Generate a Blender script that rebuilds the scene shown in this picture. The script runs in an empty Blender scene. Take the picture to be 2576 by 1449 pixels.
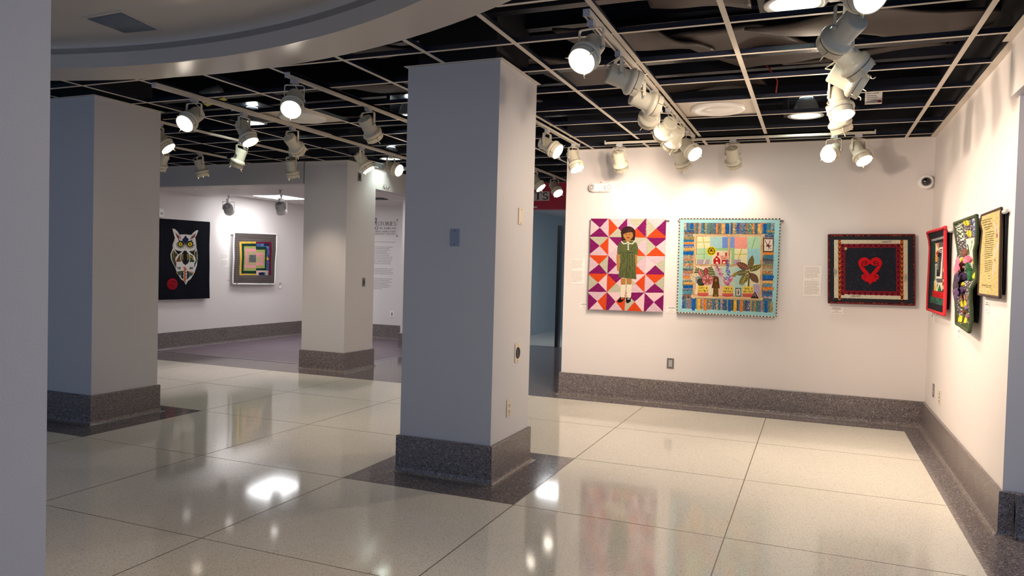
import bpy, math, random
import numpy as np
from mathutils import Vector, Matrix
random.seed(4); rng = np.random.default_rng(7)
S = bpy.context.scene
COL = S.collection
PI = math.pi
R = math.radians

# ------------------------------------------------------------------ camera, world, exposure
cam_d = bpy.data.cameras.new('camera'); cam = bpy.data.objects.new('camera', cam_d); COL.objects.link(cam)
cam_d.sensor_fit = 'HORIZONTAL'; cam_d.sensor_width = 36.0; cam_d.lens = 36.0 * 1860.66 / 2576.0
cam_d.clip_start = 0.05; cam_d.clip_end = 100
YAW, PITCH, ROLL = 0.38834, 0.026564, -0.026763
cy, sy, cp, sp, cr, sr = math.cos(YAW), math.sin(YAW), math.cos(PITCH), math.sin(PITCH), math.cos(ROLL), math.sin(ROLL)
fwd = Vector((-sy*cp, cy*cp, -sp)); rgt = Vector((cy, sy, 0)); dwn = fwd.cross(rgt)
r2 = cr*rgt + sr*dwn; d2 = -sr*rgt + cr*dwn
M = Matrix(((r2.x, -d2.x, -fwd.x, 0), (r2.y, -d2.y, -fwd.y, 0), (r2.z, -d2.z, -fwd.z, 1.406), (0, 0, 0, 1)))
cam.matrix_world = M
S.camera = cam

w = bpy.data.worlds.new('world'); S.world = w; w.use_nodes = True
w.node_tree.nodes['Background'].inputs[0].default_value = (0.42, 0.60, 0.95, 1)
w.node_tree.nodes['Background'].inputs[1].default_value = 0.62
S.view_settings.view_transform = 'Standard'; S.view_settings.look = 'None'
S.view_settings.gamma = 1.0; S.view_settings.use_curve_mapping = False
S.view_settings.exposure = 0.56

WARM = (1.0, 0.80, 0.62)
LAMP_W = 75.0          # each track lamp
LENS_E = 10.0
CAN_W = 9.0

# ------------------------------------------------------------------ materials
def lin(c):
    return tuple(((x/255.0)/12.92 if x/255.0 <= 0.04045 else ((x/255.0+0.055)/1.055)**2.4) for x in c[:3])
MATS = {}
def mat(name, rgb, rough=0.5, metal=0.0, spec=0.5, emit=None, es=0.0, noise=0.0, nscale=40.0, bump=0.0, bscale=60.0, coat=0.0):
    m = bpy.data.materials.new(name); m.use_nodes = True; nt = m.node_tree; b = nt.nodes['Principled BSDF']
    c = lin(rgb)
    b.inputs['Base Color'].default_value = (*c, 1); b.inputs['Roughness'].default_value = rough
    b.inputs['Metallic'].default_value = metal; b.inputs['Specular IOR Level'].default_value = spec
    if coat: b.inputs['Coat Weight'].default_value = coat; b.inputs['Coat Roughness'].default_value = 0.08
    if emit: b.inputs['Emission Color'].default_value = (*emit, 1); b.inputs['Emission Strength'].default_value = es
    tc = nt.nodes.new('ShaderNodeTexCoord')
    if noise:
        n = nt.nodes.new('ShaderNodeTexNoise'); n.inputs['Scale'].default_value = nscale; n.inputs['Detail'].default_value = 4
        rp = nt.nodes.new('ShaderNodeMixRGB'); rp.inputs[1].default_value = (*[x*(1-noise) for x in c], 1); rp.inputs[2].default_value = (*[min(1, x*(1+noise)) for x in c], 1)
        nt.links.new(tc.outputs['Object'], n.inputs['Vector']); nt.links.new(n.outputs['Fac'], rp.inputs[0]); nt.links.new(rp.outputs[0], b.inputs['Base Color'])
    if bump:
        n = nt.nodes.new('ShaderNodeTexNoise'); n.inputs['Scale'].default_value = bscale; n.inputs['Detail'].default_value = 3
        bp = nt.nodes.new('ShaderNodeBump'); bp.inputs['Strength'].default_value = bump; bp.inputs['Distance'].default_value = 0.01
        nt.links.new(tc.outputs['Object'], n.inputs['Vector']); nt.links.new(n.outputs['Fac'], bp.inputs['Height']); nt.links.new(bp.outputs[0], b.inputs['Normal'])
    MATS[name] = m
    return m

def terrazzo(name, base, dark, light, rough, scale, fd=0.16, fl=0.10, joints=False, joint_col=None):
    m = bpy.data.materials.new(name); m.use_nodes = True; nt = m.node_tree; b = nt.nodes['Principled BSDF']; L = nt.links
    tc = nt.nodes.new('ShaderNodeTexCoord')
    def vor(sc, off):
        mp = nt.nodes.new('ShaderNodeMapping'); mp.inputs['Location'].default_value = (off, off*1.7, off*.3)
        v = nt.nodes.new('ShaderNodeTexVoronoi'); v.inputs['Scale'].default_value = sc; v.feature = 'F1'
        L.new(tc.outputs['Object'], mp.inputs[0]); L.new(mp.outputs[0], v.inputs['Vector']); return v
    def chips(sc, off, frac, size):
        v = vor(sc, off)
        sp_ = nt.nodes.new('ShaderNodeSeparateColor'); L.new(v.outputs['Color'], sp_.inputs[0])
        lt = nt.nodes.new('ShaderNodeMath'); lt.operation = 'LESS_THAN'; lt.inputs[1].default_value = frac; L.new(sp_.outputs[0], lt.inputs[0])
        ds = nt.nodes.new('ShaderNodeMath'); ds.operation = 'LESS_THAN'; ds.inputs[1].default_value = size; L.new(v.outputs['Distance'], ds.inputs[0])
        mu = nt.nodes.new('ShaderNodeMath'); mu.operation = 'MULTIPLY'; L.new(lt.outputs[0], mu.inputs[0]); L.new(ds.outputs[0], mu.inputs[1])
        return mu
    big = nt.nodes.new('ShaderNodeTexNoise'); big.inputs['Scale'].default_value = 1.1; big.inputs['Detail'].default_value = 5; L.new(tc.outputs['Object'], big.inputs['Vector'])
    m0 = nt.nodes.new('ShaderNodeMixRGB'); m0.inputs[1].default_value = (*lin([x*0.96 for x in base]), 1); m0.inputs[2].default_value = (*lin([min(255, x*1.03) for x in base]), 1); L.new(big.outputs['Fac'], m0.inputs[0])
    m1 = nt.nodes.new('ShaderNodeMixRGB'); m1.inputs[2].default_value = (*lin(dark), 1); L.new(m0.outputs[0], m1.inputs[1]); L.new(chips(scale, 3.1, fd, .45).outputs[0], m1.inputs[0])
    m2 = nt.nodes.new('ShaderNodeMixRGB'); m2.inputs[2].default_value = (*lin(light), 1); L.new(m1.outputs[0], m2.inputs[1]); L.new(chips(scale*.8, 9.7, fl, .5).outputs[0], m2.inputs[0])
    m3 = nt.nodes.new('ShaderNodeMixRGB'); m3.inputs[2].default_value = (*lin([(a+d)/2 for a, d in zip(base, dark)]), 1); L.new(m2.outputs[0], m3.inputs[1]); L.new(chips(scale*1.8, 5.3, fd*1.6, .5).outputs[0], m3.inputs[0])
    L.new(m3.outputs[0], b.inputs['Base Color'])
    rn = nt.nodes.new('ShaderNodeMapRange'); rn.inputs['To Min'].default_value = rough*.75; rn.inputs['To Max'].default_value = rough*1.35
    n2 = nt.nodes.new('ShaderNodeTexNoise'); n2.inputs['Scale'].default_value = 3.0; n2.inputs['Detail'].default_value = 6; L.new(tc.outputs['Object'], n2.inputs['Vector'])
    L.new(n2.outputs['Fac'], rn.inputs['Value']); L.new(rn.outputs[0], b.inputs['Roughness'])
    b.inputs['Specular IOR Level'].default_value = 0.5
    MATS[name] = m
    return m

wall_m = mat('painted_wall', (226, 219, 216), .55, bump=.05, bscale=160)
colm = mat('column_paint', (205, 202, 202), .5, bump=.05, bscale=160)
header_m = mat('header_paint', (196, 193, 192), .5, bump=.04, bscale=160)
soff_m = mat('soffit_semi_gloss', (196, 188, 180), .28, bump=.02, bscale=90)
upper_m = mat('rotunda_ceiling_paint', (200, 192, 184), .35, bump=.02, bscale=60)
black_m = mat('plenum_black', (22, 22, 28), .7, noise=.3, nscale=3)
duct_m = mat('plenum_sheet', (66, 57, 53), .5, noise=.2, nscale=4, bump=.15, bscale=6)
joist_m = mat('joist_black', (26, 28, 38), .35, bump=.2, bscale=50)
web_m = mat('tee_web_black', (30, 34, 50), .3, bump=.15, bscale=80)
tee_m = mat('tee_white', (214, 203, 188), .4)
lamp_m = mat('lamp_enamel', (218, 211, 190), .3, noise=.03, nscale=30)
adapter_m = mat('adapter_grey', (190, 188, 192), .4)
track_m = mat('track_enamel', (205, 197, 182), .35)
lens_m = mat('lit_lens', (255, 250, 240), .4, emit=(1.0, .88, .74), es=LENS_E)
clip_m = mat('clip_metal', (235, 225, 190), .25, metal=.6)
white_m = mat('white_plastic', (244, 241, 237), .35)
cream_m = mat('cream_plastic', (222, 206, 182), .4)
steel_m = mat('brushed_steel', (150, 142, 134), .35, metal=.8)
bsteel_m = mat('blued_steel', (142, 150, 164), .45, metal=.2)
dark_m = mat('dark_plastic', (22, 22, 24), .3)
glassy_m = mat('dome_glass', (18, 18, 22), .06, coat=1.0)
paper_m = mat('label_card', (240, 234, 228), .6)
ink_m = mat('ink', (92, 80, 92), .7)
inkl_m = mat('ink_pale', (186, 172, 170), .7)
red_m = mat('red_header_paint', (176, 22, 58), .4)
plate_m = mat('sign_plate', (208, 198, 196), .5)
blk_m = mat('letter_black', (24, 20, 24), .5)
blue_m = mat('corridor_wall_paint', (158, 166, 162), .5, noise=.06, nscale=2)
led_m = mat('led_panel', (255, 255, 255), .5, emit=(.97, .98, 1.0), es=11)
can_m = mat('can_reflector', (235, 240, 236), .4, metal=.7)
can_e = mat('can_lamp', (255, 255, 255), .5, emit=(.9, 1.0, .93), es=70)
redled_m = mat('red_indicator', (200, 30, 20), .4, emit=(1, .1, .05), es=1.5)
backing_shadow_m = mat('backing_and_shadow', (16, 17, 24), .9, bump=.3, bscale=100)  # near-black tone holds both the quilt backing and the shadow behind it
clear_m = mat('acrylic_rod', (205, 205, 205), .15, spec=.8)
tile_m = mat('gallery_tile', (222, 216, 214), .7, noise=.06, nscale=60)
vinyl_m = mat('gallery_vinyl', (112, 98, 108), .33, noise=.35, nscale=5, bump=.05, bscale=6)
metal_m = mat('metal_strip', (225, 222, 225), .25, metal=.9)
floor_m = terrazzo('terrazzo_light', (231, 226, 214), (172, 160, 142), (236, 232, 224), .075, 190, fd=.17, fl=.16)
dterr_m = terrazzo('terrazzo_dark', (120, 112, 114), (44, 40, 46), (172, 160, 156), .10, 110, fd=.3, fl=.12)
base_m = terrazzo('terrazzo_base', (132, 122, 119), (36, 32, 36), (176, 164, 158), .3, 120, fd=.34, fl=.16)
joint_m = mat('floor_joint', (112, 98, 82), .45, spec=.3)
vent_m = mat('vent_mesh', (52, 64, 84), .5)
yellow_m = mat('yellow_label', (200, 190, 60), .4)
redwire_m = mat('red_wire', (170, 50, 40), .5)

# quilt cloth: colour comes from the patchwork stored per face
def cloth(name, rough=.85):
    m = bpy.data.materials.new(name); m.use_nodes = True; nt = m.node_tree; b = nt.nodes['Principled BSDF']
    a = nt.nodes.new('ShaderNodeAttribute'); a.attribute_name = 'patch'
    nt.links.new(a.outputs['Color'], b.inputs['Base Color']); b.inputs['Roughness'].default_value = rough
    b.inputs['Specular IOR Level'].default_value = .12
    tc = nt.nodes.new('ShaderNodeTexCoord'); n = nt.nodes.new('ShaderNodeTexNoise'); n.inputs['Scale'].default_value = 45; n.inputs['Detail'].default_value = 4
    bp = nt.nodes.new('ShaderNodeBump'); bp.inputs['Strength'].default_value = .35; bp.inputs['Distance'].default_value = .008
    nt.links.new(tc.outputs['Object'], n.inputs['Vector']); nt.links.new(n.outputs['Fac'], bp.inputs['Height']); nt.links.new(bp.outputs[0], b.inputs['Normal'])
    return m
cloth_m = cloth('quilted_cotton')

# ------------------------------------------------------------------ mesh helpers
class MB:
    def __init__(s): s.v = []; s.f = []; s.m = []; s.mats = []; s.sm = []
    def mi(s, m):
        if m not in s.mats: s.mats.append(m)
        return s.mats.index(m)
    def add(s, vs, fs, m, smooth=False):
        o = len(s.v); s.v += [tuple(p) for p in vs]; k = s.mi(m)
        for f in fs: s.f.append([i+o for i in f]); s.m.append(k); s.sm.append(smooth)
    def box(s, a, b, m, mt=None):
        x0, y0, z0 = a; x1, y1, z1 = b
        vs = [Vector(p) for p in ((x0,y0,z0),(x1,y0,z0),(x1,y1,z0),(x0,y1,z0),(x0,y0,z1),(x1,y0,z1),(x1,y1,z1),(x0,y1,z1))]
        if mt: vs = [mt @ p for p in vs]
        s.add(vs, [(0,3,2,1),(4,5,6,7),(0,1,5,4),(1,2,6,5),(2,3,7,6),(3,0,4,7)], m)
    def lathe(s, prof, m, n=32, mt=None, smooth=True, closed=False):
        vs = []; fs = []
        for r_, z in prof:
            for i in range(n):
                a = 2*PI*i/n; p = Vector((r_*math.cos(a), r_*math.sin(a), z)); vs.append(mt @ p if mt else p)
        for j in range(len(prof)-1):
            for i in range(n):
                k = (i+1) % n; fs.append((j*n+i, j*n+k, (j+1)*n+k, (j+1)*n+i))
        s.add(vs, fs, m, smooth)
        if closed:
            s.add(vs[:n], [tuple(range(n))[::-1]], m); s.add(vs[-n:], [tuple(range(n))], m)
    def tube(s, pts, r_, m, n=8, cap=True):
        pts = [Vector(p) for p in pts]; vs = []; fs = []; up = Vector((0, 0, 1))
        for i, p in enumerate(pts):
            t = (pts[min(i+1, len(pts)-1)] - pts[max(i-1, 0)]).normalized()
            u = t.cross(up)
            if u.length < .05: u = t.cross(Vector((1, 0, 0)))
            u.normalize(); v_ = t.cross(u); up = up if abs(t.dot(up)) < .95 else Vector((0, 1, 0))
            for k in range(n):
                a = 2*PI*k/n; vs.append(p + r_*(math.cos(a)*u + math.sin(a)*v_))
        for j in range(len(pts)-1):
            for i in range(n):
                k = (i+1) % n; fs.append((j*n+i, (j+1)*n+i, (j+1)*n+k, j*n+k))
        if cap: fs += [tuple(range(n)), tuple(range((len(pts)-1)*n, len(pts)*n))[::-1]]
        s.add(vs, fs, m, True)
    def prism(s, poly, fr, m, d=0.002):
        """polygon in a local plane; fr(u, v, w) -> world"""
        n = len(poly); vs = [fr(u, v, d) for u, v in poly] + [fr(u, v, 0) for u, v in poly]
        s.add(vs, [tuple(range(n)), tuple(range(n, 2*n))[::-1]] + [(i, i+n, (i+1) % n+n, (i+1) % n) for i in range(n)], m)
    def ngon(s, pts, m): s.add(pts, [tuple(range(len(pts)))], m)
    def build(s, name, parent=None, loc=None, bevel=0):
        me = bpy.data.meshes.new(name); me.from_pydata(s.v, [], s.f)
        for m in s.mats: me.materials.append(m)
        me.polygons.foreach_set('material_index', s.m); me.polygons.foreach_set('use_smooth', s.sm); me.update()
        import bmesh
        bm = bmesh.new(); bm.from_mesh(me); bmesh.ops.recalc_face_normals(bm, faces=bm.faces); bm.to_mesh(me); bm.free()
        o = bpy.data.objects.new(name, me); COL.objects.link(o)
        if parent: o.parent = parent
        if loc: o.location = loc
        if bevel:
            bv = o.modifiers.new('b', 'BEVEL'); bv.width = bevel; bv.segments = 2; bv.limit_method = 'ANGLE'
        return o

def tag(o, label=None, cat=None, group=None, kind=None):
    if label: o['label'] = label
    if cat: o['category'] = cat
    if group: o['group'] = group
    if kind: o['kind'] = kind
    return o
def empty(name, loc, rz=0, parent=None):
    o = bpy.data.objects.new(name, None); COL.objects.link(o); o.location = loc; o.rotation_euler = (0, 0, rz); o.empty_display_size = .1
    if parent: o.parent = parent
    return o
def struct(mb, name, **k): return tag(mb.build(name, **k), kind='structure')
def one_box(name, a, b, m, **k):
    q = MB(); q.box(a, b, m); return q.build(name, **k)

CZ = 2.744      # suspended grid height
WALL_Y = 7.94   # end wall of the right bay
WALL_X = 1.0

# ------------------------------------------------------------------ floor
f = MB()
f.box((-14, -7, -.1), (4, 18, 0), floor_m)
floor = struct(f, 'floor')
MODX = [-.40 - 1.213*k for k in range(-1, 9)]; MODY = [4.06 + 1.213*k for k in range(-8, 4)]
f = MB()
for x in MODX: f.box((x-.0028, -6, 0), (x+.0028, 7.66, .0006), joint_m)
for y in MODY:
    if y < 7.6: f.box((-12, y-.002, 0), (.81, y+.002, .0006), joint_m)
tag(f.build('floor_joint', parent=floor), kind=None)
f = MB()
f.box((-12, 7.66, 0), (1.0, 12.74, .0012), dterr_m)            # dark band, passage
f.box((.81, -2.0, 0), (4, 7.66, .0012), dterr_m)
f.build('dark_terrazzo_band', parent=floor)
f = MB()
f.box((-9.3, 8.38, .001), (-5.88, 12.12, .004), vinyl_m); f.build('gallery_vinyl_floor', parent=floor)
f = MB()
f.box((-9.3, 8.36, .001), (-5.86, 8.385, .006), metal_m); f.box((-5.885, 8.38, .001), (-5.86, 10.75, .006), metal_m); f.build('metal_edge_strip', parent=floor)

# base board: swept profile with a cove at its foot. path of (x,y), n = outward side of travel
def base_path(mb, path, h=.25, t=.02, m=base_m, closed=False, top=True):
    prof = [(0, h), (t*.8, h), (t, h-.005), (t, .035), (t+.006, .014), (t+.018, .004), (t+.034, .0015)]
    n = len(path); rows = []
    for i, (x, y) in enumerate(path):
        p = Vector((x, y))
        if closed: a = Vector(path[i-1]); b = Vector(path[(i+1) % n])
        else: a = Vector(path[i-1]) if i else None; b = Vector(path[i+1]) if i < n-1 else None
        ns = []
        if a is not None: d = (p-a).normalized(); ns.append(Vector((d.y, -d.x)))
        if b is not None: d = (b-p).normalized(); ns.append(Vector((d.y, -d.x)))
        nn = sum(ns, Vector((0, 0))); nn = nn.normalized(); nn = nn / max(.3, nn.dot(ns[0]))
        rows.append([(x+nn.x*o, y+nn.y*o, z) for o, z in prof])
    vs = [q for r_ in rows for q in r_]; k = len(prof); fs = []
    for i in range(n if closed else n-1):
        j = (i+1) % n
        for a in range(k-1): fs.append((i*k+a, i*k+a+1, j*k+a+1, j*k+a))
    if not closed: fs += [tuple(range(k)), tuple(range((n-1)*k, n*k))]
    mb.add(vs, fs, m)

# ------------------------------------------------------------------ walls
def wall(name, a, b, m=wall_m): q = MB(); q.box(a, b, m); return struct(q, name)
wb = wall('wall_back', (-2.62, WALL_Y, 0), (1.2, 8.16, CZ+.5))
wall('wall_passage', (-2.62, 8.16, 0), (-2.42, 12.7, CZ+.5))
wr = wall('wall_right', (WALL_X, 4.80, 0), (1.2, WALL_Y, CZ+.5))
wall('wall_right_end', (1.2, 4.80, 0), (4.0, 5.0, CZ+.5), colm)
q = MB(); q.box((.965, -3, 2.425), (1.3, 4.87, CZ+.003), wall_m); struct(q, 'wall_right_header')
q = MB(); q.box((1.3, -3, 2.425), (4.0, 4.80, 2.5), soff_m); struct(q, 'ceiling_right')
# gallery beyond
wall('wall_gallery_left', (-9.5, 8.05, 0), (-9.3, 12.3, 2.8), wall_m)
wall('wall_gallery_back', (-9.3, 12.1, 0), (-6.05, 12.3, 2.8), wall_m)
q = MB(); q.box((-9.3, 8.05, 2.455), (-6.33, 8.20, CZ+.5), header_m); q.box((-12, 8.05, 0), (-9.3, 8.2, CZ+.5), header_m)
struct(q, 'wall_gallery_front')
q = MB(); q.box((-9.3, 8.20, 2.455), (-6.12, 9.38, 2.75), wall_m); struct(q, 'ceiling_gallery_soffit')
q = MB(); q.box((-5.83, 8.72, 2.45), (-5.65, 10.85, CZ+.5), header_m); q.box((-6.18, 9.0, 2.45), (-5.83, 10.85, 2.6), wall_m)
struct(q, 'wall_gallery_side')
q = MB(); q.box((-9.3, 9.2, 2.53), (-6.0, 12.12, 2.6), tile_m)
for y in (9.83, 10.44, 11.05, 11.66): q.box((-9.3, y-.011, 2.526), (-6.0, y+.011, 2.531), tile_m)
for x in (-8.7, -8.09, -7.48, -6.87, -6.26): q.box((x-.011, 9.2, 2.526), (x+.011, 12.12, 2.531), tile_m)
struct(q, 'ceiling_gallery')
# stub wall and white jamb at the far side of the gallery opening
wall('wall_gallery_stub', (-6.42, 10.78, 0), (-6.05, 12.12, 2.8), wall_m)
q = MB(); q.box((-6.08, 10.74, .25), (-6.02, 10.82, 2.45), white_m); struct(q, 'trim_1')
# passage: red header, blue wall, dark door frame
wall('wall_passage_header', (-6.05, 10.85, 2.34), (-2.6, 11.05, CZ+.4), red_m)
wall('wall_passage_left', (-5.7, 12.0, 0), (-5.5, 18, 3.2), blue_m)
wall('wall_passage_end', (-5.7, 17.8, 0), (0, 18, 3.2), blue_m)
wall('wall_left', (-12.2, -2, 0), (-12, 8.2, CZ+.5), colm)
q = MB(); q.box((-6.4, 11.05, 2.62), (-2.4, 18, 2.7), header_m); struct(q, 'ceiling_passage')
q = MB()
q.box((-4.32, 12.66, 0), (-4.26, 12.78, 2.2), dark_m); struct(q, 'door_1')

bb = MB(); base_path(bb, [(-2.62, 9.5), (-2.62, WALL_Y), (WALL_X, WALL_Y), (WALL_X, 4.80), (1.055, 4.80)][::-1][1:][::-1] if 0 else [(-2.62, 9.5), (-2.62, WALL_Y), (WALL_X, WALL_Y)])
struct(bb, 'baseboard_back')
bb = MB(); base_path(bb, [(WALL_X, WALL_Y), (WALL_X, 4.80), (1.055, 4.80)]); struct(bb, 'baseboard_right')
bb = MB(); base_path(bb, [(1.055, 4.78), (4, 4.78)], t=.022); bb.box((1.055, 4.78, 0), (4, 4.81, .25), base_m); struct(bb, 'baseboard_right_end')
bb = MB(); base_path(bb, [(-9.3, 8.3), (-9.3, 12.1), (-6.42, 12.1), (-6.42, 10.78), (-6.05, 10.78)], h=.27); struct(bb, 'baseboard_gallery')
bb = MB(); base_path(bb, [(-5.5, 12.0), (-5.5, 17.8)][::-1], h=.36, m=mat('base_blue', (70, 80, 96), .4)); struct(bb, 'baseboard_passage')

# ------------------------------------------------------------------ columns
COLS = [(-2.585, 4.37, 'square painted column with steel wall plates in the middle of the room'),
        (-6.235, 4.37, 'square painted column on the dark tile pad, in front of the owl quilt wall'),
        (-6.31, 8.055, 'square column at the corner of the side gallery opening'),
        (-2.585, .70, 'plain grey column close to the camera, its base out of view')]
def column(x, y, label, i):
    w_, d_ = .675, .67
    e = empty('column', (x+w_/2, y+d_/2, 0)); tag(e, label, 'column', kind='structure')
    h = CZ + (.4 if i != 3 else 0)
    q = MB(); q.box((-w_/2, -d_/2, .2), (w_/2, d_/2, CZ-.004), colm); q.build('shaft', parent=e)
    q = MB(); base_path(q, [(-w_/2, -d_/2), (w_/2, -d_/2), (w_/2, d_/2), (-w_/2, d_/2)], closed=True); q.build('column_base', parent=e)
    # thin white angle round the head
    if i != 3:
        q = MB(); t = .022
        for a, b in (((-w_/2-t, -d_/2-t), (w_/2+t, -d_/2)), ((-w_/2-t, d_/2), (w_/2+t, d_/2+t)), ((-w_/2-t, -d_/2), (-w_/2, d_/2)), ((w_/2, -d_/2), (w_/2+t, d_/2))):
            q.box((*a, CZ-.003), (*b, CZ+.001), tee_m)
        q.build('ceiling_angle', parent=e)
        q = MB(); q.box((-w_/2+.05, -d_/2+.05, CZ-.003), (w_/2-.05, d_/2-.05, CZ+.75), black_m); q.build('column_core', parent=e)
for i, (x, y, l) in enumerate(COLS): column(x, y, l, i)
for (x0, x1, y0, y1) in ((-2.826, -1.613, 4.06, 5.273), (-6.465, -5.252, 4.06, 5.273), (-2.826, -1.613, .42, 1.634)):
    q = MB(); q.box((x0, y0, 0), (x1, y1, .0012), dterr_m); q.build('dark_terrazzo_pad', parent=floor)

# ------------------------------------------------------------------ ceiling: plenum, grid, rotunda ring
q = MB(); q.box((-14, -7, 3.55), (4, 12, 3.65), black_m)
for y in [3.9 + .82*k for k in range(9)]:
    q.box((-12, y-.03, 3.25), (1.2, y+.03, 3.55), joist_m)
for y0_, z0_, hh in ((4.35, 3.02, .1), (4.95, 3.1, .12), (5.6, 2.98, .08), (6.3, 3.06, .1), (7.0, 3.0, .08), (7.55, 3.05, .1)):
    q.box((-12, y0_-.04, z0_), (1.0, y0_+.04, z0_+hh), joist_m)
ceil = struct(q, 'ceiling')
q = MB(); q.box((.95, -3, CZ+.004), (1.0, WALL_Y, 3.6), black_m); q.box((-2.62, WALL_Y-.03, CZ+.004), (1.0, WALL_Y-.001, 3.6), black_m); q.box((-9.3, 8.02, CZ+.004), (-5.63, 8.045, 3.6), black_m); q.box((-5.64, 8.05, CZ+.004), (-5.62, 10.85, 3.6), black_m); q.box((-5.65, 10.82, CZ+.004), (-2.6, 10.845, 3.6), black_m)
q.box((-14, 18, 3.2), (4, 18.2, 3.6), black_m)
q.box((1.2, 5.0, 2.9), (1.3, 8, 3.6), black_m); q.build('plenum_wall', parent=ceil)
# sagging brown sheets above the grid
def sheet(x0, x1, y0, y1, z, sk, seed):
    r_ = random.Random(seed); nx, ny = 16, 12; vs = []; ph = [r_.uniform(0, 6) for _ in range(4)]
    for j in range(ny+1):
        for i in range(nx+1):
            u, v = i/nx, j/ny
            x = x0+(x1-x0)*u+sk*v; y = y0+(y1-y0)*v
            vs.append((x, y, z+.03*math.sin(3*u+ph[0])+.02*math.sin(4*v+ph[1])+.012*math.sin(7*(u+v)+ph[2])))
    fs = [(j*(nx+1)+i, j*(nx+1)+i+1, (j+1)*(nx+1)+i+1, (j+1)*(nx+1)+i) for j in range(ny) for i in range(nx)]
    mb = MB(); mb.add(vs, fs, duct_m, True); o = mb.build('insulation_sheet', parent=ceil)
    sd = o.modifiers.new('s', 'SOLIDIFY'); sd.thickness = .02
for k, a in enumerate([(-.45, .35, 4.72, 5.3, 2.95, .9), (-.1, .9, 4.25, 4.6, 3.05, .1), (-1.05, -.4, 5.0, 5.9, 3.0, .5), (-1.7, -1.0, 4.75, 5.35, 3.0, .3), (-1.0, -.4, 3.9, 4.6, 3.05, 0),
                       (.2, 1.0, 5.3, 5.55, 3.0, .0), (-.3, .8, 6.05, 6.3, 3.1, .1), (-2.4, -1.7, 5.35, 6.2, 3.02, .4), (-2.3, -1.2, 4.15, 4.5, 3.1, .2), (-3.5, -2.95, 4.2, 4.75, 3.0, .2),
                       (-4.7, -4.15, 4.2, 4.7, 2.98, .1), (-5.3, -4.75, 4.2, 4.65, 3.0, .1), (-4.1, -3.5, 5.4, 5.9, 3.0, .3), (-3.5, -2.6, 6.1, 6.5, 3.0, .2), (-5.6, -4.8, 6.7, 7.2, 3.05, .2), (-1.6, -.6, 6.7, 7.1, 3.1, .2), (-.5, .5, 3.9, 4.1, 3.0, .0)]):
    sheet(*a, seed=k)

RC = (-3.99, -.86); RO, RI = 4.99, 4.66
def clipx(y, x0, x1):   # pieces of a line along x that stay outside the ring
    d = RO**2-(y-RC[1])**2
    if d <= 0: return [(x0, x1)]
    d = math.sqrt(d); out = []
    if RC[0]-d > x0: out.append((x0, RC[0]-d))
    if RC[0]+d < x1: out.append((RC[0]+d, x1))
    return out
GX = [-.48+.61*k for k in range(-19, 3)]; GY = [4.11+.61*k for k in range(-3, 12)]
GX[-1] = .752
colboxes = [(x, x+.675, y, y+.67) for x, y, _ in COLS[:3]]
def cut(segs, lo, hi):
    out = []
    for a, b in segs:
        if hi <= a or lo >= b: out.append((a, b))
        else:
            if a < lo: out.append((a, lo))
            if hi < b: out.append((hi, b))
    return out
def tee(seg, c, ax, wd=.024, cross=False):
    a, b = seg
    if b-a < .03: return
    q = MB(); z = CZ + (.0015 if cross else 0)
    if ax == 'x':
        q.box((a, c-wd/2, z), (b, c+wd/2, z+.0015), tee_m); q.box((a, c-.004, z+.0015), (b, c+.004, z+.033), web_m)
    else:
        q.box((c-wd/2, a, z), (c+wd/2, b, z+.0015), tee_m); q.box((c-.004, a, z+.0015), (c+.004, b, z+.033), web_m)
    q.build('grid_tee', parent=ceil)
for y in GY:
    x1 = WALL_X if y < WALL_Y else -2.62
    x0 = -12 if y < 8.05 else -5.65
    segs = clipx(y, x0, x1)
    for bx in colboxes:
        if bx[2] < y < bx[3]: segs = cut(segs, bx[0], bx[1])
    for sg in segs:
        if y < 10.85: tee(sg, y, 'x', cross=True)
for x in GX:
    d = RO**2-(x-RC[0])**2
    y0 = RC[1]+math.sqrt(d) if d > 0 else -2
    y1 = WALL_Y if x > -2.62 else (10.85 if x > -5.65 else 8.05)
    if x > .9: continue
    segs = [(y0, y1)]
    for bx in colboxes:
        if bx[0] < x < bx[1]: segs = cut(segs, bx[2], bx[3])
    for sg in segs: tee(sg, x, 'y', wd=.03)
q = MB()   # wall angles
q.box((-2.62, WALL_Y-.02, CZ-.001), (WALL_X, WALL_Y, CZ+.002), tee_m); q.box((WALL_X-.045, 4.87, CZ-.004), (WALL_X, WALL_Y, CZ+.002), tee_m)
q.box((.965-.045, -.5, CZ-.004), (.965, 4.87, CZ+.002), tee_m); q.box((-9.3, 8.03, CZ-.001), (-6.31, 8.05, CZ+.002), tee_m); q.box((-5.65, 8.75, CZ-.001), (-5.63, 10.85, CZ+.002), tee_m)
struct(q, 'trim_2')
# ring soffit, fascia and raised rotunda ceiling
n = 160
q = MB(); q.lathe([(RI, CZ+.14), (RI, CZ+.02), (RI, CZ), (RI+.01, CZ-.001), (RO, CZ-.001), (RO, CZ+.003), (RO, CZ+.45)], soff_m, n=n, smooth=False)
o = struct(q, 'ceiling_ring', loc=(RC[0], RC[1], 0))
q = MB(); q.lathe([(RI, CZ+.10), (RI, CZ+.15), (RI-.02, CZ+.17), (RI-.06, CZ+.18), (RI-.3, CZ+.182), (.001, CZ+.182)], upper_m, n=n)
q.build('rotunda_ceiling', parent=o)
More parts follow.
